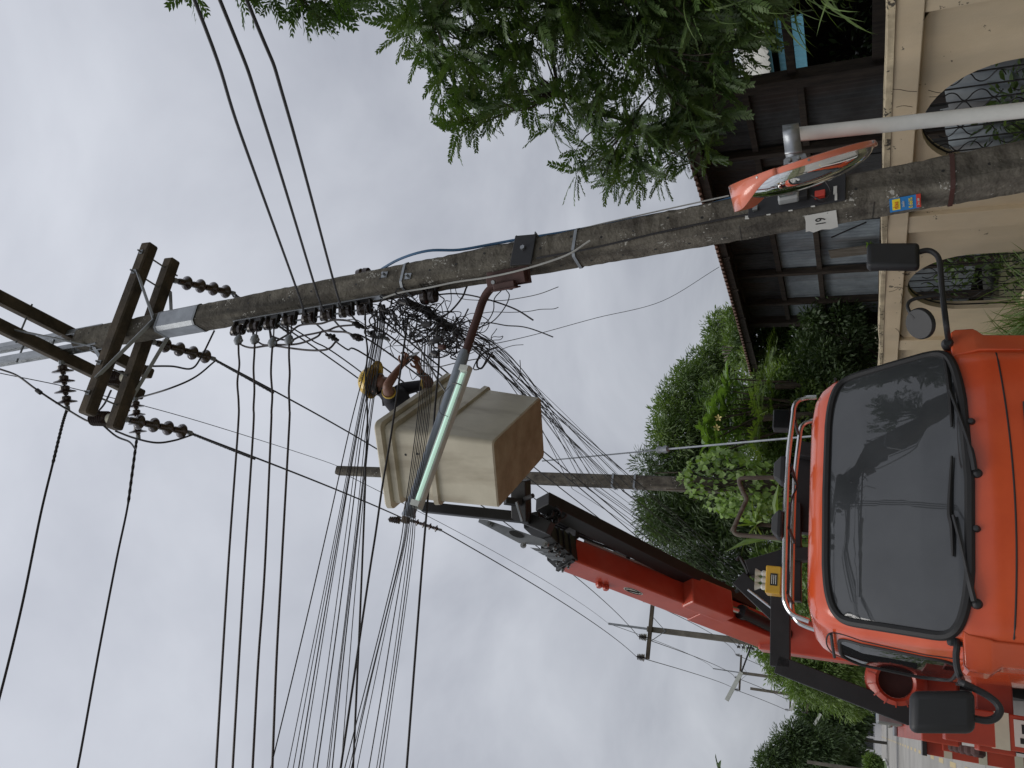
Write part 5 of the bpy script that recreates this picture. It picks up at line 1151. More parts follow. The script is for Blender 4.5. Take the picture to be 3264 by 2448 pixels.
# lift cylinder and turret
c_a = as_('G', 1385, 828, 9.25); c_b = as_('G', 1525, 872, 9.6); c_c = as_('G', 1760, 985, 10.2)
b = MB(); b.tube([c_a, c_b], .035, 12); b.build('cylinder_rod', 'chrome', truck, smooth=True)
b = MB(); b.tube([c_b-(c_c-c_b).normalized()*.02, c_b+(c_c-c_b).normalized()*.04], .085, 14); b.tube([c_b, c_c], .07, 14); b.build('lift_cylinder', 'boom_black', truck, smooth=True)
seg(B0.lerp(B1, .30), B0.lerp(B1, .50), .34, .20, 'boom_red', 'knuckle', (.0, -.20), .02)
tb = B0; b = MB(); b.bar(Vector((tb.x, tb.y, 1.2))+DV*.15, tb+DV*.12+ZV*.15, .40, .46, DV); b.build('turret', 'boom_red', truck, bevel=.02)
b = MB(); b.lathe(Vector((tb.x, tb.y, 1.2))+DV*.15, ZV, [(0, 0), (.5, 0), (.5, .1), (.36, .12), (0, .12)], 28); b.build('slew_ring', 'boom_black', truck, smooth=True)
# grey bracket plates and black mast carrying the bucket
mz0 = as_('B', 1640, 1580, 6.75); mz1 = as_('B', 1075, 1520, 6.55)
b = MB(); b.bar(mz0, mz1, .10, .09, DV); b.build('bucket_mast', 'boom_black', truck, bevel=.008)
pp = [as_('S', *q, 6.95) for q in ((-60, 470), (20, 480), (560, 665), (605, 700), (600, 735), (320, 700), (10, 540), (-70, 500))]
b = MB(); b.prism(pp, -DV*.02); gp = b.build('bracket_plate', 'galv', truck)
q = as_('S', 290, 612, 6.92); b = MB(); u2 = (as_('S', 560, 665, 6.92)-as_('S', 20, 480, 6.92)).normalized(); v2 = u2.cross(DV); b.add([q+u2*(.085*math.cos(t))+v2*(.028*math.sin(t)) for t in [i*2*math.pi/20 for i in range(20)]], [tuple(range(20))]); b.build('plate_slot', 'ink', gp)
for (a_, c_) in ((40, 515), (360, 720), (570, 715)):
    q = as_('S', a_, c_, 6.92); b = MB(); b.lathe(q, -DV, [(0, 0), (.03, 0), (.03, .02), (.015, .02), (.015, .045), (0, .045)], 8); b.build('plate_bolt', 'steel', gp)
for a_ in range(3):
    pp = [as_('S', *q, 6.9) for q in ((430+70*a_, 745+40*a_), (620+70*a_, 765+40*a_), (600+70*a_, 790+40*a_), (480+70*a_, 775+40*a_))]; b = MB(); b.prism(pp, -DV*.03); b.build('wear_plate', 'galv_dull', truck)
b = MB(); b.bar(as_('S', 330, 90, 6.6), as_('S', 340, 480, 6.75), .16, .14, DV); b.build('bucket_yoke', 'boom_black', truck, bevel=.01)
b = MB(); b.bar(as_('S', 180, 290, 6.5), as_('S', 330, 310, 6.6), .06, .08, DV); b.tube([as_('S', 370, 270, 6.55), as_('S', 450, 240, 6.5)], .022, 8); b.build('yoke_pin', 'black_iron', truck)
b = MB(); b.bar(as_('S', 290, 300, 6.5), as_('S', 345, 485, 6.6), .02, .03, DV); b.build('yoke_bar', 'galv_dull', truck)
bb(('S', 340, 440), ('S', 620, 560), 6.85, .12, .12, nm='boom_head')

# ------------------------------------------------------------------ bucket (fitted pose)
BC = Vector((-.592, 6.302, 4.588)); ya, pi_, ro = 1.224, .082, .011
Rb = Matrix.Rotation(ya, 3, 'Z') @ Matrix.Rotation(pi_, 3, 'X') @ Matrix.Rotation(ro, 3, 'Y')
BA, BB, BH, TP = 1.187, .701, 1.07, .897
def bk(x, y, z): return BC+Rb @ Vector((x, y, z))
def ring_(z, gx, rad, n=6):
    """rounded rectangle at height z"""
    f = TP+(1-TP)*z/BH; hx, hy = BA/2*f+gx, BB/2*f+gx; pts = []
    for (cx_, cy_, a0) in ((hx-rad, hy-rad, 0), (-hx+rad, hy-rad, 90), (-hx+rad, -hy+rad, 180), (hx-rad, -hy+rad, 270)):
        for i in range(n+1): a = R(a0+90*i/n); pts.append((cx_+rad*math.cos(a), cy_+rad*math.sin(a)))
    return pts
def bucket_loft(levels, m_, nm, parent, cap=True, capm=None):
    b = MB(); n = None; vs = []
    for z, g, rad in levels:
        q = ring_(z, g, rad); n = len(q); vs += [bk(x, y, z) for x, y in q]
    b.add(vs, [(i*n+j, i*n+(j+1) % n, (i+1)*n+(j+1) % n, (i+1)*n+j) for i in range(len(levels)-1) for j in range(n)])
    if cap: b.cur = 1 if capm else 0; b.add(vs[:n], [tuple(range(n))])
    return b.build(nm, [m_, capm] if capm else m_, parent, smooth=True, sharp=40)
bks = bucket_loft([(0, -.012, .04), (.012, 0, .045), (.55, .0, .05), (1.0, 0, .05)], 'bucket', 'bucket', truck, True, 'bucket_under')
bucket_loft([(.55, .0, .05), (.556, .026, .06), (.60, .030, .06), (.608, .0, .05)], 'bucket', 'seam_rib', bks, False)
bucket_loft([(.925, .0, .05), (.935, .038, .06), (.985, .042, .06), (.99, .034, .05), (1.0, .034, .05), (1.006, .078, .06), (1.055, .082, .06), (1.072, .070, .06), (1.072, -.02, .04), (.9, -.03, .04)], 'bucket', 'rim', bks, False)
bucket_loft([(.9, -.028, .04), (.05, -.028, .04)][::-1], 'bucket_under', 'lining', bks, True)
for (x, y, z, s_) in ((-.2, -.35, .3, 1),):
    pass
for (u, v) in ((-.30, .66), (-.50, .72), (-.46, .84)):     # small bolt holes on the face towards the street
    f = TP+(1-TP)*v/BH; q = bk(-BA/2*f-.002, u*.5+.12, v); b = MB(); b.lathe(q, Rb @ Vector((-1, 0, 0)), [(0, 0), (.012, 0)], 10); b.build('bolt_hole', 'ink', bks)
# ================================================================== worker in the bucket
def kY(a, c, Y): return aY('K', a, c, Y)
feetc = bk(-.12, -.05, .04)
person = thing('person', 'worker in yellow hard hat and dark shirt reaching out of the bucket with pliers', 'person', feetc)
hip = bk(-.10, -.06, .93); J_ = {}
chest = kY(900, 1075, 6.20); neck = kY(735, 960, 6.22); head = kY(600, 800, 6.22)
Rs = kY(800, 1030, 6.08); Re = kY(735, 835, 5.86); Rw = kY(965, 500, 5.98); Rh = kY(1050, 415, 6.00)
Ls = kY(955, 900, 6.34); Le = kY(1520, 780, 6.36); Lw = kY(1325, 590, 6.16); Lh = kY(1285, 450, 6.08)
face = (Vector((.86, -.18, -.22))).normalized(); hup = Vector((.30, -.05, .95)); hup = (hup-face*hup.dot(face)).normalized(); hsd = face.cross(hup)
verts = []; edges = []; rads = []
def jv(p, r_, par=None):
    verts.append(Vector(p)); rads.append(r_); i = len(verts)-1
    if par is not None: edges.append((par, i))
    return i
h = jv(hip, (.15, .11))
wst = jv(hip.lerp(chest, .5), (.145, .11), h); chs = jv(hip.lerp(chest, .95), (.165, .125), wst); nb_ = jv(chest.lerp(neck, .75), (.10, .085), chs); nk = jv(neck.lerp(head, .35), (.058, .058), nb_)
hb_ = jv(head-hup*.05, (.078, .085), nk); hm = jv(head+hup*.02, (.085, .098), hb_); ht = jv(head+hup*.085, (.07, .08), hm)
ns = jv(head+face*.108-hup*.01, (.016, .018), hm); chn = jv(head+face*.07-hup*.095, (.035, .03), hb_)
for sd in (-1, 1): jv(head+hsd*(.092*sd)-face*.005, (.014, .022), hm)
def limb(par, pts): 
    for p, r_ in pts: par = jv(p, (r_, r_), par)
    return par
def hand(par, wr, palm, f_dir, thumb_dir, curl):
    pm = jv(palm, (.034, .022), par); f_dir = f_dir.normalized(); sd = f_dir.cross(thumb_dir).normalized(); th = (thumb_dir-f_dir*thumb_dir.dot(f_dir)).normalized(); nrm_ = f_dir.cross(th)
    for i in range(4):
        root = palm+f_dir*.035+th*(.030-.020*i); L_ = (.070, .082, .076, .060)[i]
        a = jv(root, (.0105, .0105), pm); k1 = jv(root+f_dir*(L_*.45)+nrm_*(curl*.016), (.0095, .0095), a); k2 = jv(root+f_dir*(L_*.62)+nrm_*(curl*.046), (.0088, .0088), k1); jv(root+f_dir*(L_*.50)+nrm_*(curl*.068), (.0078, .0078), k2)
    t1 = jv(palm+th*.035-f_dir*.012+nrm_*(curl*.012), (.0125, .0125), pm); t2 = jv(palm+th*.055+f_dir*.022+nrm_*(curl*.03), (.0105, .0105), t1); jv(palm+th*.048+f_dir*.05+nrm_*(curl*.042), (.009, .009), t2)
sh = jv(Rs, (.078, .07), nb_); el = limb(sh, [(Rs.lerp(Re, .45), .058), (Re, .046), (Re.lerp(Rw, .35), .046), (Rw, .029)])
hand(el, Rw, Rh, Rh-Rw+Vector((.05, 0, .02)), Vector((.1, -.2, 1)), 1)
sh = jv(Ls, (.078, .07), nb_); el = limb(sh, [(Ls.lerp(Le, .5), .060), (Le, .047), (Le.lerp(Lw, .35), .046), (Lw, .029)])
hand(el, Lw, Lh, Lh-Lw, Vector((-.6, -.5, .2)), -1)
for sg_ in (-1, 1):
    hp = hip+Rb @ Vector((.09*sg_, 0, -.06)); ft = bk(-.12+.12*sg_, -.05, .09); limb(h, [(hp, .085), (hp.lerp(ft, .48), .062), (hp.lerp(ft, .92), .04), (ft-ZV*.02, .042), (ft+Rb @ Vector((0, -.14, -.04)), .036)])
me = bpy.data.meshes.new('body_skin'); me.from_pydata([v-ORI[person] for v in verts], edges, [])
bo = bpy.data.objects.new('tmp', me); col.objects.link(bo)
md = bo.modifiers.new('skin', 'SKIN'); md.use_smooth_shade = True
for i, sv in enumerate(me.skin_vertices[0].data): sv.radius = rads[i]; sv.use_root = (i == 0)
ss = bo.modifiers.new('sub', 'SUBSURF'); ss.levels = 2; ss.render_levels = 2
dg = bpy.context.evaluated_depsgraph_get(); bme = bpy.data.meshes.new_from_object(bo.evaluated_get(dg)); bpy.data.objects.remove(bo)
bme.name = 'body'; bme.materials.clear()
for q in ('skin', 'shirt', 'trousers'): bme.materials.append(MATS[q])
def dseg(p, a, c):
    d = c-a; t = max(0, min(1, (p-a).dot(d)/d.length_squared)); return (p-a-d*t).length, t
for poly in bme.polygons:
    p = poly.center+ORI[person]; best = []
    for nm, a, c in (('t', hip, chest), ('t', chest, neck), ('s', Rs, Re), ('k', Re, Rw), ('k', Rw, Rh), ('S', Ls, Le), ('k', Le, Lw), ('k', Lw, Lh), ('h', neck.lerp(head, .1), head+hup*.1), ('l', hip-ZV*.08, feetc)):
        d, t = dseg(p, a, c); w_ = {'t': .13 if c is chest else .085, 's': .05, 'S': .055, 'k': .04, 'h': .08, 'l': .13}[nm]; best.append((d-w_, nm, t))
    d, nm, t = min(best)
    poly.material_index = {'t': 1, 'k': 0, 'h': 0, 'l': 2}.get(nm, 1 if t < (.46 if nm == 's' else .80) else 0); poly.use_smooth = True
body = bpy.data.objects.new('body', bme); col.objects.link(body); body.parent = person
# hard hat
hc = head+hup*.066
b = MB(); prof = [(.128, 0), (.130, .012), (.127, .05), (.112, .095), (.080, .128), (.035, .143), (0, .145)]
n_ = 28; vs = []
for r_, z in prof:
    for j in range(n_):
        t = 2*math.pi*j/n_; vs.append(hc+(face*math.cos(t)*1.13+hsd*math.sin(t)*.95)*r_+hup*z)
b.add(vs, [(i*n_+j, i*n_+(j+1) % n_, (i+1)*n_+(j+1) % n_, (i+1)*n_+j) for i in range(len(prof)-1) for j in range(n_)]); hat = b.build('hard_hat', 'hat', person, smooth=True, sharp=60, thick=.004)
b = MB(); vs = []
for j in range(n_):
    t = 2*math.pi*j/n_; ext = .018+.055*max(0, math.cos(t))**1.5; d = face*math.cos(t)*1.13+hsd*math.sin(t)*.95
    vs += [hc+d*.127+hup*.004, hc+d*(.127+ext)-hup*(.004+.012*max(0, math.cos(t)))]
b.add(vs, [(2*j, 2*j+1, (2*j+3) % (2*n_), (2*j+2) % (2*n_)) for j in range(n_)]); b.build('brim', 'hat', hat, smooth=True, thick=.004)
b = MB()
for k in (-1, 0, 1):
    P_ = [hc+(face*math.cos(t)*1.14)*(.132*math.cos(0))*0+face*(.148*math.cos(t))+hsd*(.03*k)+hup*(.148*math.sin(t)) for t in [i*math.pi/14 for i in range(2, 13)]]; b.tube(P_, .006, 5)
b.build('ridge', 'hat', hat, smooth=True)
text('hat_letters', 'กฟภ', hat, hc-hsd*0+(-DV*.6+NV*0)*.0+hup*.055+(Vector((.25, -.97, -.0)))*.128, Vector((.97, .25, -.2)), hup, .05, 'ink', proud=.004)
b = MB(); 
for i in range(16): pass
P_ = [head+hup*.01+face*(.098*math.cos(t))+hsd*(.092*math.sin(t)) for t in [math.pi*i/10-math.pi/2 for i in range(11)]]; b.tube(P_, .014, 6); b.build('safety_glasses', 'black_plastic', person, smooth=True)
b = MB(); vs = []
for i in range(9):
    t = math.pi/2+math.pi*i/8; d = face*math.cos(t)*.108+hsd*math.sin(t)*.096; vs += [head+d+hup*.055, head+d*.98-hup*.045]
b.add(vs, [(2*i, 2*i+1, 2*i+3, 2*i+2) for i in range(8)]); b.build('hair', 'hair', person, smooth=True, thick=.01)
for a, c, t in ((Rs, Re, .47), (Ls, Le, .80)):
    q = a.lerp(c, t); d = (c-a).normalized(); b = MB(); b.lathe(q-d*.014, d, [(.060, 0), (.065, .003), (.064, .026), (.058, .028)], 18); b.build('sleeve_trim', 'trim', person, smooth=True)
b = MB(); q = Lw; d = (Lh-Lw).normalized(); b.lathe(q-d*.01, d, [(.030, 0), (.035, .004), (.035, .018), (.030, .02)], 14); b.build('wristband', 'hair', person, smooth=True)
# pliers held in the hands
pj = kY(1190, 290, 6.0); pt_ = kY(1312, 228, 6.0); pd_ = (pt_-pj).normalized(); pliers = thing('pliers', 'steel pliers with dark handles held up in worker\'s hand', 'pliers', pj)
for k in (-1, 1):
    off = ZV*.010*k; b = MB(); b.tube([pj+off*.4, pj.lerp(pt_, .5)+off, pt_+off*.15], [.010, .011, .003], 7); b.build('jaw', 'steel', pliers, smooth=True)
    b = MB(); hdl = kY(1075, 420+35*k, 6.0); b.tube(bez([pj, pj.lerp(hdl, .4)+ZV*.02*-k, hdl], 6), .0085, 8); b.build('handle', 'black_plastic', pliers, smooth=True)

# ================================================================== convex traffic mirror on its post
PS = 3.57
pm_ = thing('traffic_mirror', 'round convex traffic mirror with orange hood on white post', 'traffic mirror', W(2.92, PS, 0))
pt = as_('C', 525, 645, PS); pb = as_('C', 1600, 530, PS); dpo = (pt-pb)/(pt.z-pb.z); pbase = pb-dpo*pb.z
b = MB(); b.tube([pbase, pt], .038, 20); b.build('post', 'white_paint', pm_, smooth=True)
mc = as_('J', 1050, 600, PS-.02)+NV*.02; vw = (mc-CAM).normalized(); nr = vw.cross(ZV).normalized(); nr = (nr if nr.dot(NV) < 0 else -nr); nr = (nr-ZV*.22-Vector((vw.x, vw.y, 0))*.035).normalized(); upm = (ZV-nr*nr.z).normalized(); sdm = nr.cross(upm); RM = .365
b = MB(); b.lathe(mc, nr, [(RM-.01, -.008), (RM-.012, .0)]+[(RM*.965*math.cos(t), .115*math.sin(t)) for t in [i*math.pi/2/10 for i in range(11)]], 48); b.build('mirror_face', 'mirror_face', pm_, smooth=True, sharp=80)
b = MB(); b.lathe(mc, nr, [(0, -.03), (RM*.5, -.028), (RM*.9, -.022), (RM, -.016), (RM+.006, .0), (RM+.004, .012), (RM-.008, .014), (RM-.012, .002)], 48); bk_ = b.build('back_shell', 'mirror_orange', pm_, smooth=True, sharp=60)
b = MB(); vs = []; n_ = 44
for i in range(n_+1):
    t = R(-76+152*i/n_); e_ = max(0, min(1, (R(76)-abs(t))/R(44))); e = .012+.108*e_*e_*(3-2*e_); d = upm*math.cos(t)+sdm*math.sin(t); vs += [mc+d*(RM+.007)-nr*.02, mc+d*(RM+.011)+nr*e]
b.add(vs, [(2*i, 2*i+1, 2*i+3, 2*i+2) for i in range(n_)]); b.build('hood', 'mirror_orange', pm_, smooth=True, thick=.004)
for t in (-100, -60, -20, 20, 60, 100, 150, 200):
    d = upm*math.cos(R(t))+sdm*math.sin(R(t)); b = MB(); b.lathe(mc+d*(RM+.008)-nr*.006, d, [(0, 0), (.007, 0), (.006, .004), (0, .005)], 8); b.build('screw', 'steel', pm_)
q0 = as_('J', 915, 20, PS-.05); q1 = as_('J', 955, 400, PS-.05); q2 = as_('J', 980, 500, PS-.04)
b = MB(); dq = (q1-q0).normalized(); vq = DV.cross(dq)
pts = []
for i in range(13):
    f = i/12; off = .035*math.exp(-((f-.38)/.20)**2); pts.append(q0.lerp(q1, f)-DV*(.02+off))
vs = []
for p in pts: vs += [p+ZV*.042, p-ZV*.042]
b.add(vs, [(2*i, 2*i+1, 2*i+3, 2*i+2) for i in range(12)]); br = b.build('clamp_strap', 'galv', pm_, smooth=True, thick=.006)
vs = []; b = MB()
for p in pts: vs += [p+DV*.11+ZV*.042, p+DV*.11-ZV*.042]
b.add(vs, [(2*i, 2*i+1, 2*i+3, 2*i+2) for i in range(12)]); b.build('clamp_strap', 'galv', pm_, smooth=True, thick=.006)
for (a_, c_) in ((845, 25), (975, 5), (945, 280)):
    q = as_('J', a_, c_, PS-.08); b = MB(); b.lathe(q+DV*.03, -DV, [(0, 0), (.013, 0), (.013, .02), (0, .02)], 8); b.build('clamp_bolt', 'rust_brown', br)
pp = [as_('J', *q, PS-.06) for q in ((820, 450), (850, 425), (1095, 362), (1115, 370), (1145, 470), (1140, 480), (822, 560))]; b = MB(); b.prism(pp, DV*.012); hp_ = b.build('hinge_plate', 'galv', pm_, bevel=.003)
for (a_, c_) in ((908, 465), (1022, 440)):
    q = as_('J', a_, c_, PS-.062); b = MB(); b.lathe(q, -DV, [(0, 0), (.010, 0), (.010, .012), (0, .014)], 8); b.build('hinge_bolt', 'steel', hp_)
# ================================================================== vegetation
def T_leaf(w=.24, fold=.06, droop=.10):
    """single leaf along +Y, length 1"""
    v = [(0, 0, 0), (-w/2, .35, fold), (0, .38, 0), (w/2, .35, fold), (-w*.36, .72, fold-droop*.4), (0, .74, -droop*.5), (w*.36, .72, fold-droop*.4), (0, 1, -droop)]
    return np.array(v), [(0, 2, 1), (0, 3, 2), (1, 2, 5, 4), (2, 3, 6, 5), (4, 5, 7), (5, 6, 7)]
def T_blade(w=.05, droop=.35, n=5):
    v = []; f = []
    for i in range(n+1):
        t = i/n; ww = w*(1-t)**.6*(.5+.5*min(1, t*4)); y = t*(1-.25*droop*t); z = -droop*t*t; v += [(-ww/2, y, z), (ww/2, y, z)]
        if i: k = 2*i; f.append((k-2, k-1, k+1, k))
    return np.array(v), f
def T_frond(pairs=11, lw=.055, ll=.17, droop=.18, ang=62, seed=0):
    """pinnate leaf along +Y, length 1, with paired leaflets"""
    rr = random.Random(seed); v = []; f = []
    def add(vs, fs): n = len(v); v.extend(vs); f.extend([tuple(i+n for i in q) for q in fs])
    def rx(t): return np.array((0, t, -droop*t*t))
    for i in range(6): a, c = rx(i/6), rx((i+1)/6); add([a+(-.006, 0, 0), a+(.006, 0, 0), c+(.006, 0, 0), c+(-.006, 0, 0)], [(0, 1, 2, 3)])
    for i in range(pairs):
        t = .14+.86*i/(pairs-1); L_ = ll*(.65+.5*math.sin(math.pi*min(1, t*.95))); 
        for sg in (-1, 1):
            a = R(ang+rr.uniform(-10, 10)-22*t); d = np.array((sg*math.sin(a), math.cos(a), -.28+rr.uniform(-.15, .15))); d /= np.linalg.norm(d); s_ = np.array((-sg*math.cos(a), math.sin(a), 0))*lw/2; p = rx(t)
            add([p, p+d*L_*.4+s_, p+d*L_, p+d*L_*.4-s_], [(0, 1, 2, 3)])
    return np.array(v), f
def frames(dirs, roll):
    y = dirs/np.linalg.norm(dirs, axis=1, keepdims=True); ref = np.tile(np.array((0, 0, 1.)), (len(y), 1)); ref[np.abs(y[:, 2]) > .95] = (1, 0, 0)
    x = np.cross(y, ref); x /= np.linalg.norm(x, axis=1, keepdims=True); z = np.cross(x, y); c, s_ = np.cos(roll)[:, None], np.sin(roll)[:, None]
    return x*c+z*s_, y, z*c-x*s_
def cloud_mesh(name, pos, dirs, size, tmpl, m_, parent, roll=.6, kind='stuff', origin=None):
    v, f = tmpl; n = len(pos); x, y, z = frames(dirs, rng.normal(0, roll, n)); sz = np.asarray(size)[:, None, None]
    P_ = pos[:, None, :]+sz*(v[None, :, 0:1]*x[:, None, :]+v[None, :, 1:2]*y[:, None, :]+v[None, :, 2:3]*z[:, None, :])
    o_ = np.array(ORI[parent] if parent is not None else origin); P_ = (P_-o_).reshape(-1, 3)
    k = len(v); sizes = [len(q) for q in f]; loops = np.concatenate([np.array(q) for q in f]); LL = (np.arange(n)[:, None]*k+loops[None]).reshape(-1)
    starts = np.concatenate([[0], np.cumsum(sizes)[:-1]]); ST = (np.arange(n)[:, None]*len(loops)+starts[None]).reshape(-1)
    me = bpy.data.meshes.new(name); me.vertices.add(len(P_)); me.vertices.foreach_set('co', P_.reshape(-1)); me.loops.add(len(LL)); me.loops.foreach_set('vertex_index', LL.astype(np.int32))
    me.polygons.add(len(ST)); me.polygons.foreach_set('loop_start', ST.astype(np.int32)); me.update(calc_edges=True); me.validate()
    me.materials.append(MATS[m_]); o = bpy.data.objects.new(name, me); col.objects.link(o)
    if parent is not None: o.parent = parent
    else: o.location = origin
    if kind: o['kind'] = kind
    return o
TM = {}
def tmesh(key, tmpl, m_):
    if key not in TM:
        me = bpy.data.meshes.new(key); me.from_pydata(tmpl[0].tolist(), [], tmpl[1]); me.materials.append(MATS[m_]); TM[key] = me
    return TM[key]
def inst(name, mesh, parent, pos, d, size, roll):
    x, y, z = frames(np.array([d], float), np.array([roll])); mtx = Matrix.Identity(4)
    for i in range(3): mtx[i][0] = x[0][i]*size; mtx[i][1] = y[0][i]*size; mtx[i][2] = z[0][i]*size; mtx[i][3] = pos[i]-ORI[parent][i]
    o = bpy.data.objects.new(name, mesh); col.objects.link(o); o.parent = parent; o.matrix_local = mtx; return o
def pxm(p): return (p-CAM).dot(FW)/FPX          # metres per photograph pixel at p
def blob_pts(c, rad, clumps, per, cr, flat=1.):
    """leaf roots gathered in clumps on and in an uneven ellipsoid; directions point out of each clump and droop"""
    c = np.array(c); rad = np.array(rad); ps = []; ds = []
    for _ in range(clumps):
        d = rng.normal(size=3); d /= np.linalg.norm(d); k = rng.uniform(.45, 1.05)**.5; cc = c+d*rad*k
        q = rng.normal(size=(per, 3)); q /= np.linalg.norm(q, axis=1, keepdims=True); rr = cr*rng.uniform(.3, 1., (per, 1)); ps.append(cc+q*rr*np.array((1, 1, .75)))
        ds.append(q+d*.35+np.array((0, 0, -.25))+rng.normal(0, .25, (per, 3)))
    return np.concatenate(ps), np.concatenate(ds)
def tree(name, label, blobs, base, leaf, size, m_, group=None, trunk=.14, cat='tree', clump=.32, per=34, dens=1., limbs=True):
    """blobs: (zone,a,b, distance s, rx px, rz px) in the photograph -> crown lobes"""
    t = thing(name, label, cat, base, group); P_, D_ = [], []; ends = []
    for (k, a, c, s_, rx, rz) in blobs:
        p = as_(k, a, c, s_); m_px = pxm(p); r_ = (rx*m_px, rx*m_px*.9, rz*m_px); vol = r_[0]*r_[1]*r_[2]
        n = int(max(10, min(260, dens*26*(r_[0]*r_[2])/(clump*clump)/3.0))); q, d = blob_pts(p, r_, n, per, clump); P_.append(q); D_.append(d); ends.append((p, r_))
    P_ = np.concatenate(P_); D_ = np.concatenate(D_); keep = P_[:, 2] > .05; P_, D_ = P_[keep], D_[keep]; n = len(P_)
    cloud_mesh('crown', P_, D_, rng.uniform(.7, 1.25, n)*size, leaf, m_, t)
    if limbs:
        b = MB(); base = Vector(base); top = sum((e[0] for e in ends), Vector())/len(ends)
        b.tube(bez([base, base.lerp(top, .35)+Vector((random.gauss(0, .1), random.gauss(0, .1), 0)), base.lerp(top, .7)], 5), [trunk*(1-.05*i) for i in range(11)], 8)
        for p, r_ in ends:
            for _ in range(3):
                e = p+Vector((random.gauss(0, r_[0]*.4), random.gauss(0, r_[0]*.4), random.uniform(-.2, .6)*r_[2])); a0 = base.lerp(top, random.uniform(.45, .7)); b.tube(bez([a0, a0.lerp(e, .5)+Vector((0, 0, random.uniform(-.1, .2))), e], 5), [trunk*.5*(1-.085*i) for i in range(11)], 6)
        b.build('trunk', 'bark', t, smooth=True)
    return t

# ---- feathery-leaved tree beside the house (right of picture)
t1 = thing('feathery_tree', 'big feathery-leaved green tree overhanging the dark house at right', 'tree', W(5.45, 3.0, 0))
FT = [tmesh('frond_%d' % i, T_frond(12, .078, .185, (.10, .22, .34, .16)[i], 64, i), 'leaf_pinnate') for i in range(4)]
OUT = [(850, 30), (905, 110), (955, 185), (950, 240), (990, 300), (1050, 245), (1130, 250), (1165, 290), (1215, 320), (1215, 370), (1255, 400), (1320, 395), (1420, 410), (1440, 380), (1500, 370), (1545, 370), (1560, 270), (1575, 190), (1610, 120), (1660, 60), (1700, -40), (1700, -420), (800, -420), (800, 0)]
def inpoly(x, y, P_):
    c = False; j = len(P_)-1
    for i in range(len(P_)):
        if (P_[i][1] > y) != (P_[j][1] > y) and x < (P_[j][0]-P_[i][0])*(y-P_[i][1])/(P_[j][1]-P_[i][1])+P_[i][0]: c = not c
        j = i
    return c
tips = [(870, 60), (925, 130), (985, 205), (985, 285), (1060, 215), (1130, 225), (1190, 275), (1240, 330), (1245, 375), (1310, 375), (1360, 330), (1415, 385), (1470, 350), (1530, 345), (1535, 260), (1490, 240), (1430, 290), (1545, 170), (1585, 110), (1560, 40)]
while len(tips) < 330:
    x, y = random.uniform(840, 1680), random.uniform(-400, 420)
    if not inpoly(x, y, OUT): continue
    if min((x-a)**2+(y-c)**2 for a, c in tips) < 22**2 and random.random() < .9: continue
    tips.append((x, y))
lb = MB(); trunk_top = W(5.45, 3.2, 2.6); nodes = [trunk_top, W(5.4, 3.9, 3.6), W(5.5, 4.6, 4.2), W(5.5, 5.6, 4.6), W(5.6, 3.6, 4.8), W(5.5, 4.4, 5.4), W(5.5, 6.2, 4.0), W(5.6, 5.2, 3.6), W(5.5, 2.6, 5.0), W(5.5, 6.6, 3.4)]
lb.tube(bez([W(5.45, 3.0, 0), W(5.5, 3.05, 1.3), trunk_top], 6), [.16-.004*i for i in range(13)], 10)
for a, c in ((0, 1), (1, 2), (2, 3), (1, 4), (4, 5), (3, 6), (2, 7), (1, 8), (7, 9)):
    lb.tube(bez([nodes[a], nodes[a].lerp(nodes[c], .5)+Vector((random.gauss(0, .08),)*3), nodes[c]], 5), [.055-.0028*i for i in range(11)] if a < 2 else [.030-.0015*i for i in range(11)], 7)
fr = []
for i, (x, y) in enumerate(tips):
    p = ar('d', x, y, 5.35+random.uniform(-.45, .55)); nd = min(nodes, key=lambda q: (q-p).length); d0 = (p-nd).normalized()
    lb.tube(bez([nd, nd.lerp(p, .55)+Vector((random.gauss(0, .06), random.gauss(0, .06), .06)), p], 4), [.012-.001*q for q in range(9)], 5)
    d0 = (d0*.7+Vector((random.gauss(0, .25), random.gauss(0, .25), .25))).normalized()
    u_ = d0.cross(ZV); u_ = u_.normalized() if u_.length > .1 else Vector((1, 0, 0)); v_ = d0.cross(u_)
    for k in range(random.randint(10, 13)):
        t = k*2.4+random.random()*.4; sp = random.uniform(.45, 1.15); d = d0*random.uniform(.3, .9)+(u_*math.cos(t)+v_*math.sin(t))*sp+Vector((0, 0, -.12)); fr.append((p-d0*random.uniform(0, .14), d, random.uniform(.22, .36), random.gauss(0, .5), y > -20))
    q = nd.lerp(p, .7)
    for k in range(4): d = Vector((random.gauss(0, 1), random.gauss(0, 1), random.gauss(0, .6))); fr.append((q+Vector((random.gauss(0, .08),)*3), d, random.uniform(.18, .28), random.gauss(0, .5), y > -20))
lb.build('trunk', 'bark', t1, smooth=True)
vis = [f for f in fr if f[4]]; random.shuffle(vis); vis.sort(key=lambda f: (f[0]-CAM).length)
for f in vis[:300]: inst('frond', random.choice(FT), t1, f[0], f[1], f[2], f[3])
rest = vis[300:]+[f for f in fr if not f[4]]
cloud_mesh('crown', np.array([tuple(f[0]) for f in rest]), np.array([tuple(f[1]) for f in rest]), [f[2] for f in rest], T_frond(12, .078, .185, .2, 64, 9), 'leaf_pinnate', t1, .5)

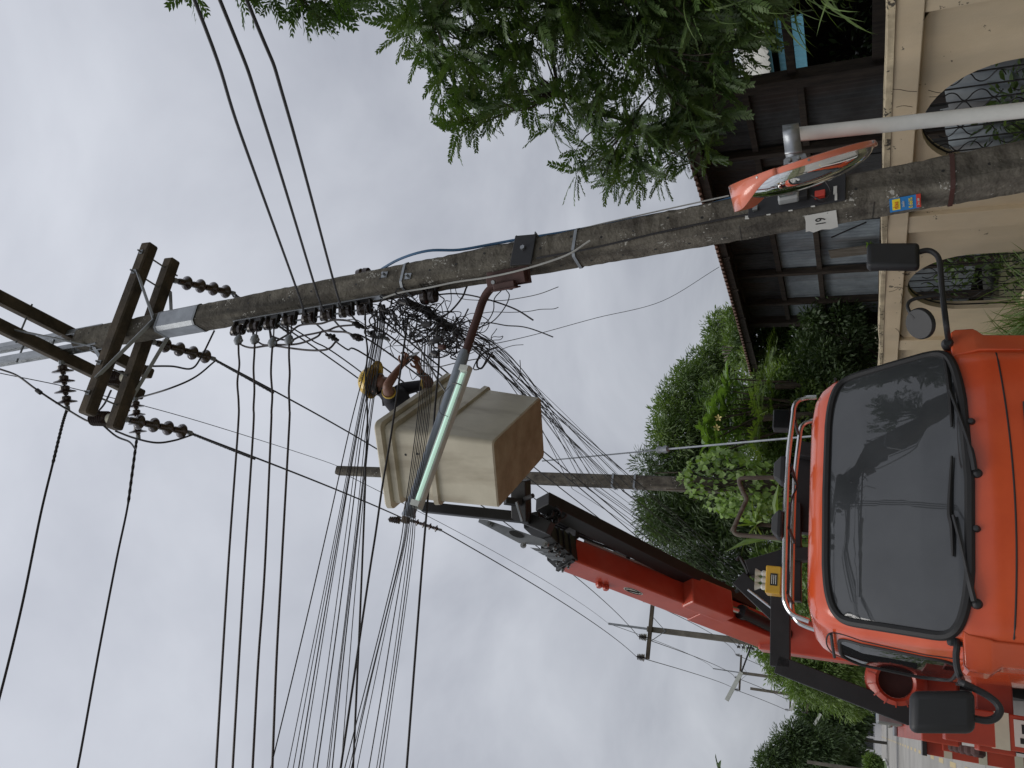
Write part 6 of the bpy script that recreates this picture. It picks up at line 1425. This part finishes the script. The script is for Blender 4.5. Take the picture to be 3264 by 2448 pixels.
# ---- second tree reaching in at the upper right corner
t2 = thing('overhanging_tree', 'drooping leafy branch of another tree at top right edge, beside wires', 'tree', W(5.2, 1.2, 0))
b = MB(); hub = ar('L', 1150, -500, 4.55); b.tube(bez([W(5.2, 1.2, 0), W(5.2, 1.3, 3), hub], 8), [.13-.005*i for i in range(17)], 8); TT = T_frond(6, .13, .34, .25, 50, 3); LT = [tmesh('spray_%d' % i, T_frond(6, .12, .34, .2+.1*i, 52, 20+i), 'leaf_top') for i in range(3)]
k = 0
for (a, c) in ((350, 40), (300, -30), (760, 30), (860, 50), (980, 60), (1040, 90), (1120, 20), (1200, 140), (1290, 200), (1350, 230), (1420, 270), (1290, 90), (1400, 130), (1500, 170), (1580, 130), (1500, 60), (1640, 90), (1720, 70), (1780, 60), (1860, 40), (1960, 0), (1150, -120), (1400, -100), (1000, -100), (700, -120), (1700, -120)):
    p = ar('L', a, c-120, 4.5+random.uniform(-.2, .25)); b.tube(bez([hub, hub.lerp(p, .5)+ZV*.1, p], 4), [.022-.0019*q for q in range(9)], 5)
    for j in range(8 if c > -60 else 6):
        d = (p-hub).normalized()*.8+Vector((random.gauss(0, .6), random.gauss(0, .6), random.gauss(-.25, .4))); inst('leaf_spray', random.choice(LT), t2, p+Vector((random.gauss(0, .06),)*3), d, random.uniform(.15, .23), random.gauss(0, .6))
b.build('trunk', 'bark', t2, smooth=True)
# twig at left edge low down
tw = thing('edge_twig_tree', 'small leaf tip poking in at the lower left edge of picture', 'tree', as_('f', 2300, 2520, 14)+Vector((-.4, 0, -5)))
b = MB(); e = as_('I', 185, 905, 14); rt_ = as_('f', 2330, 2560, 14); b.tube([ORI[tw], rt_+ZV*-.6, rt_, e], [.10, .05, .02, .006], 6); b.build('trunk', 'bark', tw, smooth=True)
for j in range(16): f_ = random.random(); inst('leaf', tmesh('oval', T_leaf(.34), 'leaf_top'), tw, rt_.lerp(e, f_), (e-rt_).normalized()+Vector((random.gauss(0, .5),)*3), .16, random.gauss(0, .8))

# ---- trees behind the rear pole and down the street
LM = T_leaf(.22, .05, .18); LO = T_leaf(.40, .06, .10); LN = T_leaf(.13, .03, .25)
tree('mango_tree', 'dark dense mango tree behind the rear pole, left of its vine', [('G', 1330, 470, 19, 150, 175), ('G', 1210, 330, 18, 120, 120), ('G', 1480, 640, 20, 130, 130), ('G', 1420, 300, 18, 130, 150), ('G', 1120, 420, 19, 60, 70)], W(4.2, 18.5, 0), LN, .20, 'leaf_dark', 'trees behind the rear pole', .2, clump=.36, per=60, dens=1.5)
tree('mango_tree', 'dark narrow-leaved tree just right of the rear pole', [('H', 330, 1230, 17, 70, 75), ('H', 420, 1250, 17, 70, 60), ('H', 640, 1280, 17, 90, 90)], W(4.9, 17, 0), LN, .19, 'leaf_dark', 'trees behind the rear pole', .15, clump=.34, per=55, dens=1.5)
tree('broadleaf_tree', 'rounded mid green tree rising left of the house eave', [('H', 470, 960, 17, 105, 95), ('H', 560, 760, 17, 95, 110), ('H', 640, 600, 17.5, 75, 80), ('H', 420, 1060, 16.5, 60, 60), ('H', 760, 900, 16.5, 120, 110), ('H', 700, 480, 17.5, 55, 55), ('H', 760, 330, 18, 60, 70)], W(5.6, 16.5, 0), LM, .13, 'leaf_mid', 'trees behind the rear pole', .14, clump=.27, per=60, dens=1.5)
tree('eave_tree', 'fine-leaved tree under and behind the long roof edge', [('H', 950, 400, 14.5, 80, 100), ('H', 1100, 560, 14, 120, 110), ('H', 1000, 250, 14.5, 70, 110), ('H', 1300, 350, 14, 130, 100), ('H', 1300, 700, 13.8, 150, 110)], W(6.0, 14.6, 0), LO, .085, 'leaf_mid', 'trees behind the rear pole', .10, clump=.24, per=60, dens=1.6)
tree('hedge_shrub', 'bushy green shrub directly behind the truck cab roof', [('H', 1050, 950, 12.6, 110, 110), ('H', 1180, 1150, 12.4, 130, 100), ('H', 1250, 800, 12.6, 120, 100), ('H', 1100, 1330, 12.2, 90, 80), ('H', 1350, 1000, 12.2, 160, 90)], W(4.6, 12.4, 0), LO, .085, 'leaf_fine', None, .06, 'shrub', clump=.20, per=60, dens=1.4)
tree('hedge_shrub', 'low dark shrubs between the house and truck', [('H', 1450, 500, 12.5, 200, 110), ('H', 1500, 250, 12.8, 160, 110), ('H', 1480, 800, 12.2, 150, 100)], W(5.2, 12.5, 0), LO, .085, 'leaf_dark', None, .06, 'shrub', clump=.22, per=60, dens=1.4)
tree('bamboo_grove', 'feathery bamboo-like trees left of the boom over the truck bed', [('I', 620, 170, 29, 70, 75), ('I', 720, 260, 29, 85, 95), ('I', 850, 330, 28, 85, 100), ('I', 930, 180, 28, 90, 110), ('I', 1000, 430, 30, 70, 80), ('I', 500, 110, 30, 40, 55)], W(3.4, 29.5, 0), T_leaf(.24, .05, .3), .17, 'leaf_fine', None, .12, clump=.36, per=60, dens=1.6)
tree('roadside_tree', 'dark round tree beyond the road end, right of slim pole', [('I', 900, 560, 95, 50, 70), ('I', 960, 660, 95, 62, 80), ('I', 1000, 770, 97, 55, 60), ('I', 870, 640, 95, 50, 55), ('I', 1080, 560, 95, 45, 50)], W(1.5, 97, 0), LO, .46, 'leaf_dark', 'trees down the street', .3, clump=1.2, per=90, dens=1.8)
tree('roadside_tree', 'tall dark tree at the left edge of the far road', [('I', 700, 750, 60, 40, 55), ('I', 780, 830, 60, 62, 80), ('I', 860, 900, 62, 70, 90), ('I', 640, 880, 60, 50, 70), ('I', 900, 780, 60, 50, 60), ('I', 560, 930, 60, 42, 50), ('I', 1000, 960, 62, 60, 60)], W(-5.2, 61, 0), LM, .34, 'leaf_dark', 'trees down the street', .25, clump=.75, per=90, dens=1.8)
tree('roadside_tree', 'low tree crown behind the blue house roof', [('I', 1060, 480, 120, 40, 45), ('I', 1090, 620, 150, 60, 40), ('I', 1080, 760, 150, 60, 40), ('I', 1080, 850, 152, 60, 40)], W(3, 150, 0), LO, .6, 'leaf_dark', 'trees down the street', .3, clump=1.6, per=60, dens=1.5)
tree('verge_bush', 'small round bush on the grassy far island', [('I', 1210, 905, 90, 24, 22), ('I', 1225, 925, 90, 22, 16)], W(-3.2, 90, .1), LO, .3, 'leaf_fine', None, .05, 'shrub', clump=.35, per=50, dens=2)
tree('hedge_shrub', 'leafy shrub filling the gap below the boom rest', [('f', 2560, 1880, 17, 90, 90), ('f', 2620, 1780, 16, 110, 80), ('f', 2500, 1960, 19, 70, 90), ('f', 2480, 1800, 18, 80, 80)], W(3.6, 17, 0), LO, .12, 'leaf_mid', None, .06, 'shrub', clump=.26, per=60, dens=1.5)
# far belt of greenery closing the horizon
P_ = []; D_ = []
for i in range(520):
    r_ = rng.uniform(-60, 90); c = np.array(W(r_, 165+rng.uniform(0, 14), rng.uniform(.5, 6.5))); q = rng.normal(size=(40, 3)); q /= np.linalg.norm(q, axis=1, keepdims=True); P_.append(c+q*rng.uniform(.6, 2.0, (40, 1))); D_.append(q)
o = cloud_mesh('far_woods', np.concatenate(P_), np.concatenate(D_), rng.uniform(.8, 1.4, 520*40), LO, 'leaf_dark', None, origin=W(10, 170, 0)); tag(o, 'belt of dark trees closing the far horizon', 'woods', kind='stuff')

# greenery across the street and behind the viewer, seen in the mirrors and glass
P_ = []; D_ = []
for i in range(420):
    if i % 2: c = np.array(W(-8.5+rng.uniform(-1.5, .6), rng.uniform(-14, 34), abs(rng.normal(0, 1.5))+.3))
    else: c = np.array(W(rng.uniform(-9, 10), -14+rng.uniform(-2, 1), abs(rng.normal(0, 1.6))+.3))
    q = rng.normal(size=(26, 3)); q /= np.linalg.norm(q, axis=1, keepdims=True); P_.append(c+q*rng.uniform(.3, .9, (26, 1))); D_.append(q)
P_ = np.concatenate(P_); D_ = np.concatenate(D_); k = P_[:, 2] > .05
o = cloud_mesh('roadside_hedge', P_[k], D_[k], rng.uniform(.25, .45, int(k.sum())), LO, 'leaf_mid', None, origin=W(-8, 5, 0)); tag(o, 'green hedge across the street, reflected in the convex mirror', 'hedge', kind='stuff')

# ---- vine on the rear pole: heart leaves each on its own
vine = thing('climbing_vine', 'bright heart-leaved vine climbing the foot of the rear pole', 'vine', base2+Vector((-.2, -.1, 0)))
hv = np.array([(0, 0, 0), (-.30, -.12, .02), (-.50, .15, .06), (-.40, .5, .03), (0, 1, -.12), (.40, .5, .03), (.50, .15, .06), (.30, -.12, .02), (0, .45, -.02)]); hf = [(0, 1, 8), (1, 2, 8), (2, 3, 8), (3, 4, 8), (4, 5, 8), (5, 6, 8), (6, 7, 8), (7, 0, 8)]
HL = tmesh('heart_leaf', (hv, hf), 'leaf_bright'); VO = [(400, 1310), (520, 1170), (700, 1090), (900, 1150), (1100, 1200), (1180, 1400), (1150, 1560), (900, 1600), (760, 1560), (620, 1500), (500, 1400)]
n_ = 0
vb = MB(); 
for k in range(5): vb.tube(bez([base2+NV*.12*math.cos(k)-DV*.12, p2at(1.5)+NV*.2*math.cos(k*2)-DV*.15, p2at(2.8)+NV*.22*math.sin(k*2)-DV*.16, p2at(3.9+.2*k)+NV*.14*math.cos(k*3)-DV*.14], 6), .010, 5)
vb.build('stem', 'bark', vine, smooth=True)
while n_ < 290:
    a, c = random.uniform(400, 1200), random.uniform(1080, 1610)
    if not inpoly(a, c, VO): continue
    p = as_('H', a, c, 11.05+random.uniform(-.25, .25)); inst('leaf', HL, vine, p, Vector((random.gauss(0, .5), random.gauss(-.4, .3), -.8)), random.uniform(.065, .11), random.gauss(0, .5)); n_ += 1
P_ = []; D_ = []
while len(P_) < 420:
    a, c = random.uniform(400, 1200), random.uniform(1080, 1610)
    if inpoly(a, c, VO): P_.append(tuple(as_('H', a, c, 11.15+random.uniform(-.2, .35)))); D_.append((random.gauss(0, .5), random.gauss(-.4, .3), -.8))
cloud_mesh('inner_leaves', np.array(P_), np.array(D_), rng.uniform(.06, .10, len(P_)), (hv, hf), 'leaf_bright', vine, .5)
# ---- frangipani: rosettes of large leaves, two flowers
frn = thing('frangipani', 'frangipani bush with large glossy leaves and two pale flowers', 'shrub', W(4.75, 12.2, 0))
FL = tmesh('big_leaf', T_leaf(.34, .05, .15), 'leaf_big'); b = MB(); root = ORI[frn]+ZV*1.0; b.tube([ORI[frn], root], [.09, .07], 8)
for (a, c) in ((850, 700), (760, 1060), (820, 930), (870, 980), (720, 810), (770, 840), (640, 960), (790, 640), (780, 720), (800, 770), (690, 850), (730, 880), (660, 910), (680, 980), (750, 960), (650, 1040), (740, 1080), (900, 840), (700, 1120), (790, 1010)):
    p = as_('H', a, c, 11.9+random.uniform(-.3, .3)); b.tube(bez([root, root.lerp(p, .6)+Vector((random.gauss(0, .1),)*3), p-ZV*.05], 4), [.035-.003*i for i in range(9)], 6)
    for k in range(9): t = k*2.4; inst('leaf', FL, frn, p+ZV*random.uniform(-.06, .04), Vector((math.cos(t), math.sin(t), random.uniform(.1, .9))), random.uniform(.25, .37), random.gauss(0, .2))
b.build('stem', 'bark', frn, smooth=True)
for (a, c) in ((695, 960), (705, 895)):
    q = as_('H', a, c, 11.45); b = MB()
    for k in range(5): t = k*1.257; b.add([q, q+Vector((math.cos(t-.4)*.04, -.02, math.sin(t-.4)*.04)), q+Vector((math.cos(t)*.06, -.025, math.sin(t)*.06)), q+Vector((math.cos(t+.4)*.04, -.02, math.sin(t+.4)*.04))], [(0, 1, 2, 3)])
    b.build('flower', 'petal', frn)
# ---- palm and spiky plants
def palm(lbl, base, hub, n, L_, m_, cat='palm', pairs=22, up=.8, seedk=0):
    t = thing('garden_palm', lbl, cat, base); b = MB(); b.tube([base, hub], [.06, .045], 8); b.build('stem', 'bark', t, smooth=True)
    FM = [tmesh('palm_frond_%s_%d' % (m_, i), T_frond(pairs, .030, .26, .55+.15*i, 48, 40+i), m_) for i in range(2)]
    for k in range(n): a = k*2.4+seedk; inst('frond', FM[k % 2], t, hub, Vector((math.cos(a), math.sin(a), random.uniform(.25, up))), L_*random.uniform(.8, 1.1), random.gauss(0, .2))
palm('yellowish green palm with drooping fronds behind the cab roof', W(4.55, 11.6, 0), as_('H', 1000, 900, 11.6), 11, .85, 'leaf_palm')
palm('pale palm with dry fronds under the roof edge', W(4.95, 11.9, 0), as_('H', 1080, 690, 11.9), 10, .8, 'leaf_palm', seedk=.7)
sp = thing('spiky_plant', 'spiky long-leaved plant beside the pipe hoop', 'plant', as_('H', 960, 1600, 10.9)-ZV*2.6); BL = tmesh('blade_a', T_blade(.09, .3), 'leaf_palm')
b = MB(); b.tube([ORI[sp], as_('H', 960, 1600, 10.9)], .03, 6); b.build('stem', 'bark', sp, smooth=True)
for k in range(26): a = k*2.4; inst('blade', BL, sp, as_('H', 960, 1600, 10.9), Vector((math.cos(a), math.sin(a), random.uniform(-.1, 1.2))), random.uniform(.35, .55), random.gauss(0, .3))
bn = thing('banana_plant', 'broad banana leaves low behind the truck cab', 'plant', as_('E', 420, 260, 10.4)-ZV*1.6); BNL = tmesh('banana', T_leaf(.30, .05, .35), 'leaf_big')
b = MB(); b.tube([ORI[bn], as_('E', 440, 270, 10.4)], .05, 8); b.build('stem', 'leaf_big', bn, smooth=True)
for (dx, dz, L_) in ((.9, .5, .8), (-.9, .6, .7), (.2, 1, .8), (.7, -.1, .7), (-.5, .9, .9), (-.8, .1, .7)): inst('leaf', BNL, bn, as_('E', 440, 270, 10.4), Vector((dx, -.25, dz)), L_, random.gauss(0, .3))
# ---- long drooping blades at the right edge, bamboo by the porch
bm_ = thing('bamboo_clump', 'long narrow drooping bamboo leaves at the upper right corner of house', 'bamboo', W(5.5, 3.4, 0)); BB_ = tmesh('blade_b', T_blade(.055, .55, 6), 'grass_blade'); b = MB()
for k in range(7):
    e = ar('C', 60+95*k, -60+random.uniform(-40, 20), 5.2+random.uniform(-.2, .2)); b.tube(bez([W(5.5+.03*k, 3.4, 0), W(5.5, 3.5+.03*k, 1.2), e], 5), [.014-.0008*i for i in range(11)], 5)
    for j in range(11): p = e+Vector((random.gauss(0, .10), random.gauss(0, .12), random.gauss(0, .10))); inst('leaf', BB_, bm_, p, Vector((-.8+random.gauss(0, .3), random.gauss(.1, .4), random.gauss(-.15, .35))), random.uniform(.28, .5), random.gauss(0, .5))
b.build('cane', 'leaf_palm', bm_, smooth=True)
# ---- plants behind the wall seen through the arches and over the coping
def scatter(name, label, pts, size, leaf, m_, cat='plants'):
    P_ = []; D_ = []
    for (r_, s_, z, rad, n) in pts:
        q = rng.normal(size=(n, 3)); q /= np.linalg.norm(q, axis=1, keepdims=True); P_.append(np.array(W(r_, s_, z))+q*rad*rng.uniform(.2, 1, (n, 1))); D_.append(q+np.array((0, -.2, -.1)))
    P_ = np.concatenate(P_); D_ = np.concatenate(D_); k = P_[:, 2] > .02; P_, D_ = P_[k], D_[k]
    o = cloud_mesh(name, P_, D_, rng.uniform(.7, 1.3, len(P_))*size, leaf, m_, None, origin=W(pts[0][0], pts[0][1], 0)); return tag(o, label, cat, kind='stuff')
scatter('ground_plants', 'tangled weeds behind the near arch of the wall', [(5.0+rng.uniform(-.15, .25), 4.6+i*.14, .15+rng.uniform(0, .85), .22, 110) for i in range(16)], .085, LO, 'leaf_mid')
scatter('ground_plants', 'weeds and leaves behind the second arch of the wall', [(5.3+rng.uniform(-.2, .3), 7.6+i*.11, .1+rng.uniform(0, .8), .24, 60) for i in range(18)], .09, LO, 'leaf_mid')
scatter('ground_plants', 'leafy climbers between wall and house left corner', [(5.6+rng.uniform(-.3, .5), 12.6+i*.16, .8+rng.uniform(0, 1.5), .28, 60) for i in range(20)], .09, LO, 'leaf_fine')
scatter('ground_plants', 'green weeds sprouting on the dark porch', [(6.5+rng.uniform(-.1, .4), 4.8+i*.13, 1.8+rng.uniform(0, .5), .14, 34) for i in range(12)], .085, LM, 'leaf_fine')
scatter('ground_plants', 'shaded garden growth behind the porch', [(9+rng.uniform(-.8, 1.5), 4.4+i*.45, .4+rng.uniform(0, 1.7), .5, 80) for i in range(16)], .12, LO, 'leaf_dark')
sl_ = thing('coping_seedling', 'small bright seedling on the sill above the wall', 'plant', ar('R', 470, 290, 6.2))
for (a, c) in ((350, 260), (440, 250), (430, 310), (480, 300)): inst('leaf', tmesh('oval2', T_leaf(.55), 'leaf_bright'), sl_, ar('R', 460, 285, 6.2), ar('R', a, c, 6.15)-ar('R', 470, 290, 6.2), .14, random.gauss(0, .4))
# ---- tall grass at the foot of the wall
P_ = []; D_ = []
for i in range(520):
    s_ = abs(rng.normal(0, .9)); q = W(4.36+rng.uniform(-.25, .15), 9.2+rng.normal(0, .8), .0); P_.append(tuple(q)); D_.append((rng.normal(-.1, .45), rng.normal(0, .4), rng.uniform(.8, 1.6)))
o = cloud_mesh('tall_grass', np.array(P_), np.array(D_), rng.uniform(.45, .95, len(P_)), T_blade(.022, .55, 6), 'grass_blade', None, .8, origin=W(4.4, 9, 0)); tag(o, 'tall arching grass at the foot of the wall beside truck', 'grass', kind='stuff')
P_ = []; D_ = []
for i in range(3800):
    q = W(rng.uniform(2.65, 4.55), rng.uniform(2, 22), 0); P_.append(tuple(q)); D_.append((rng.normal(0, .5), rng.normal(0, .5), 1))
o = cloud_mesh('verge_grass', np.array(P_), np.array(D_), rng.uniform(.08, .22, len(P_)), T_blade(.05, .5, 4), 'grass_blade', None, .8, origin=W(3.6, 8, 0)); tag(o, 'short verge grass between kerb and wall', 'grass', kind='stuff')
q = ar('D', 588, 60, 13.0); b = MB(); b.box(q, NV*.25, DV*.02, ZV*.04); tag(b.build('blue_net', 'mesh_blue', bevel=.01), 'scrap of blue netting left of the house post', 'net')
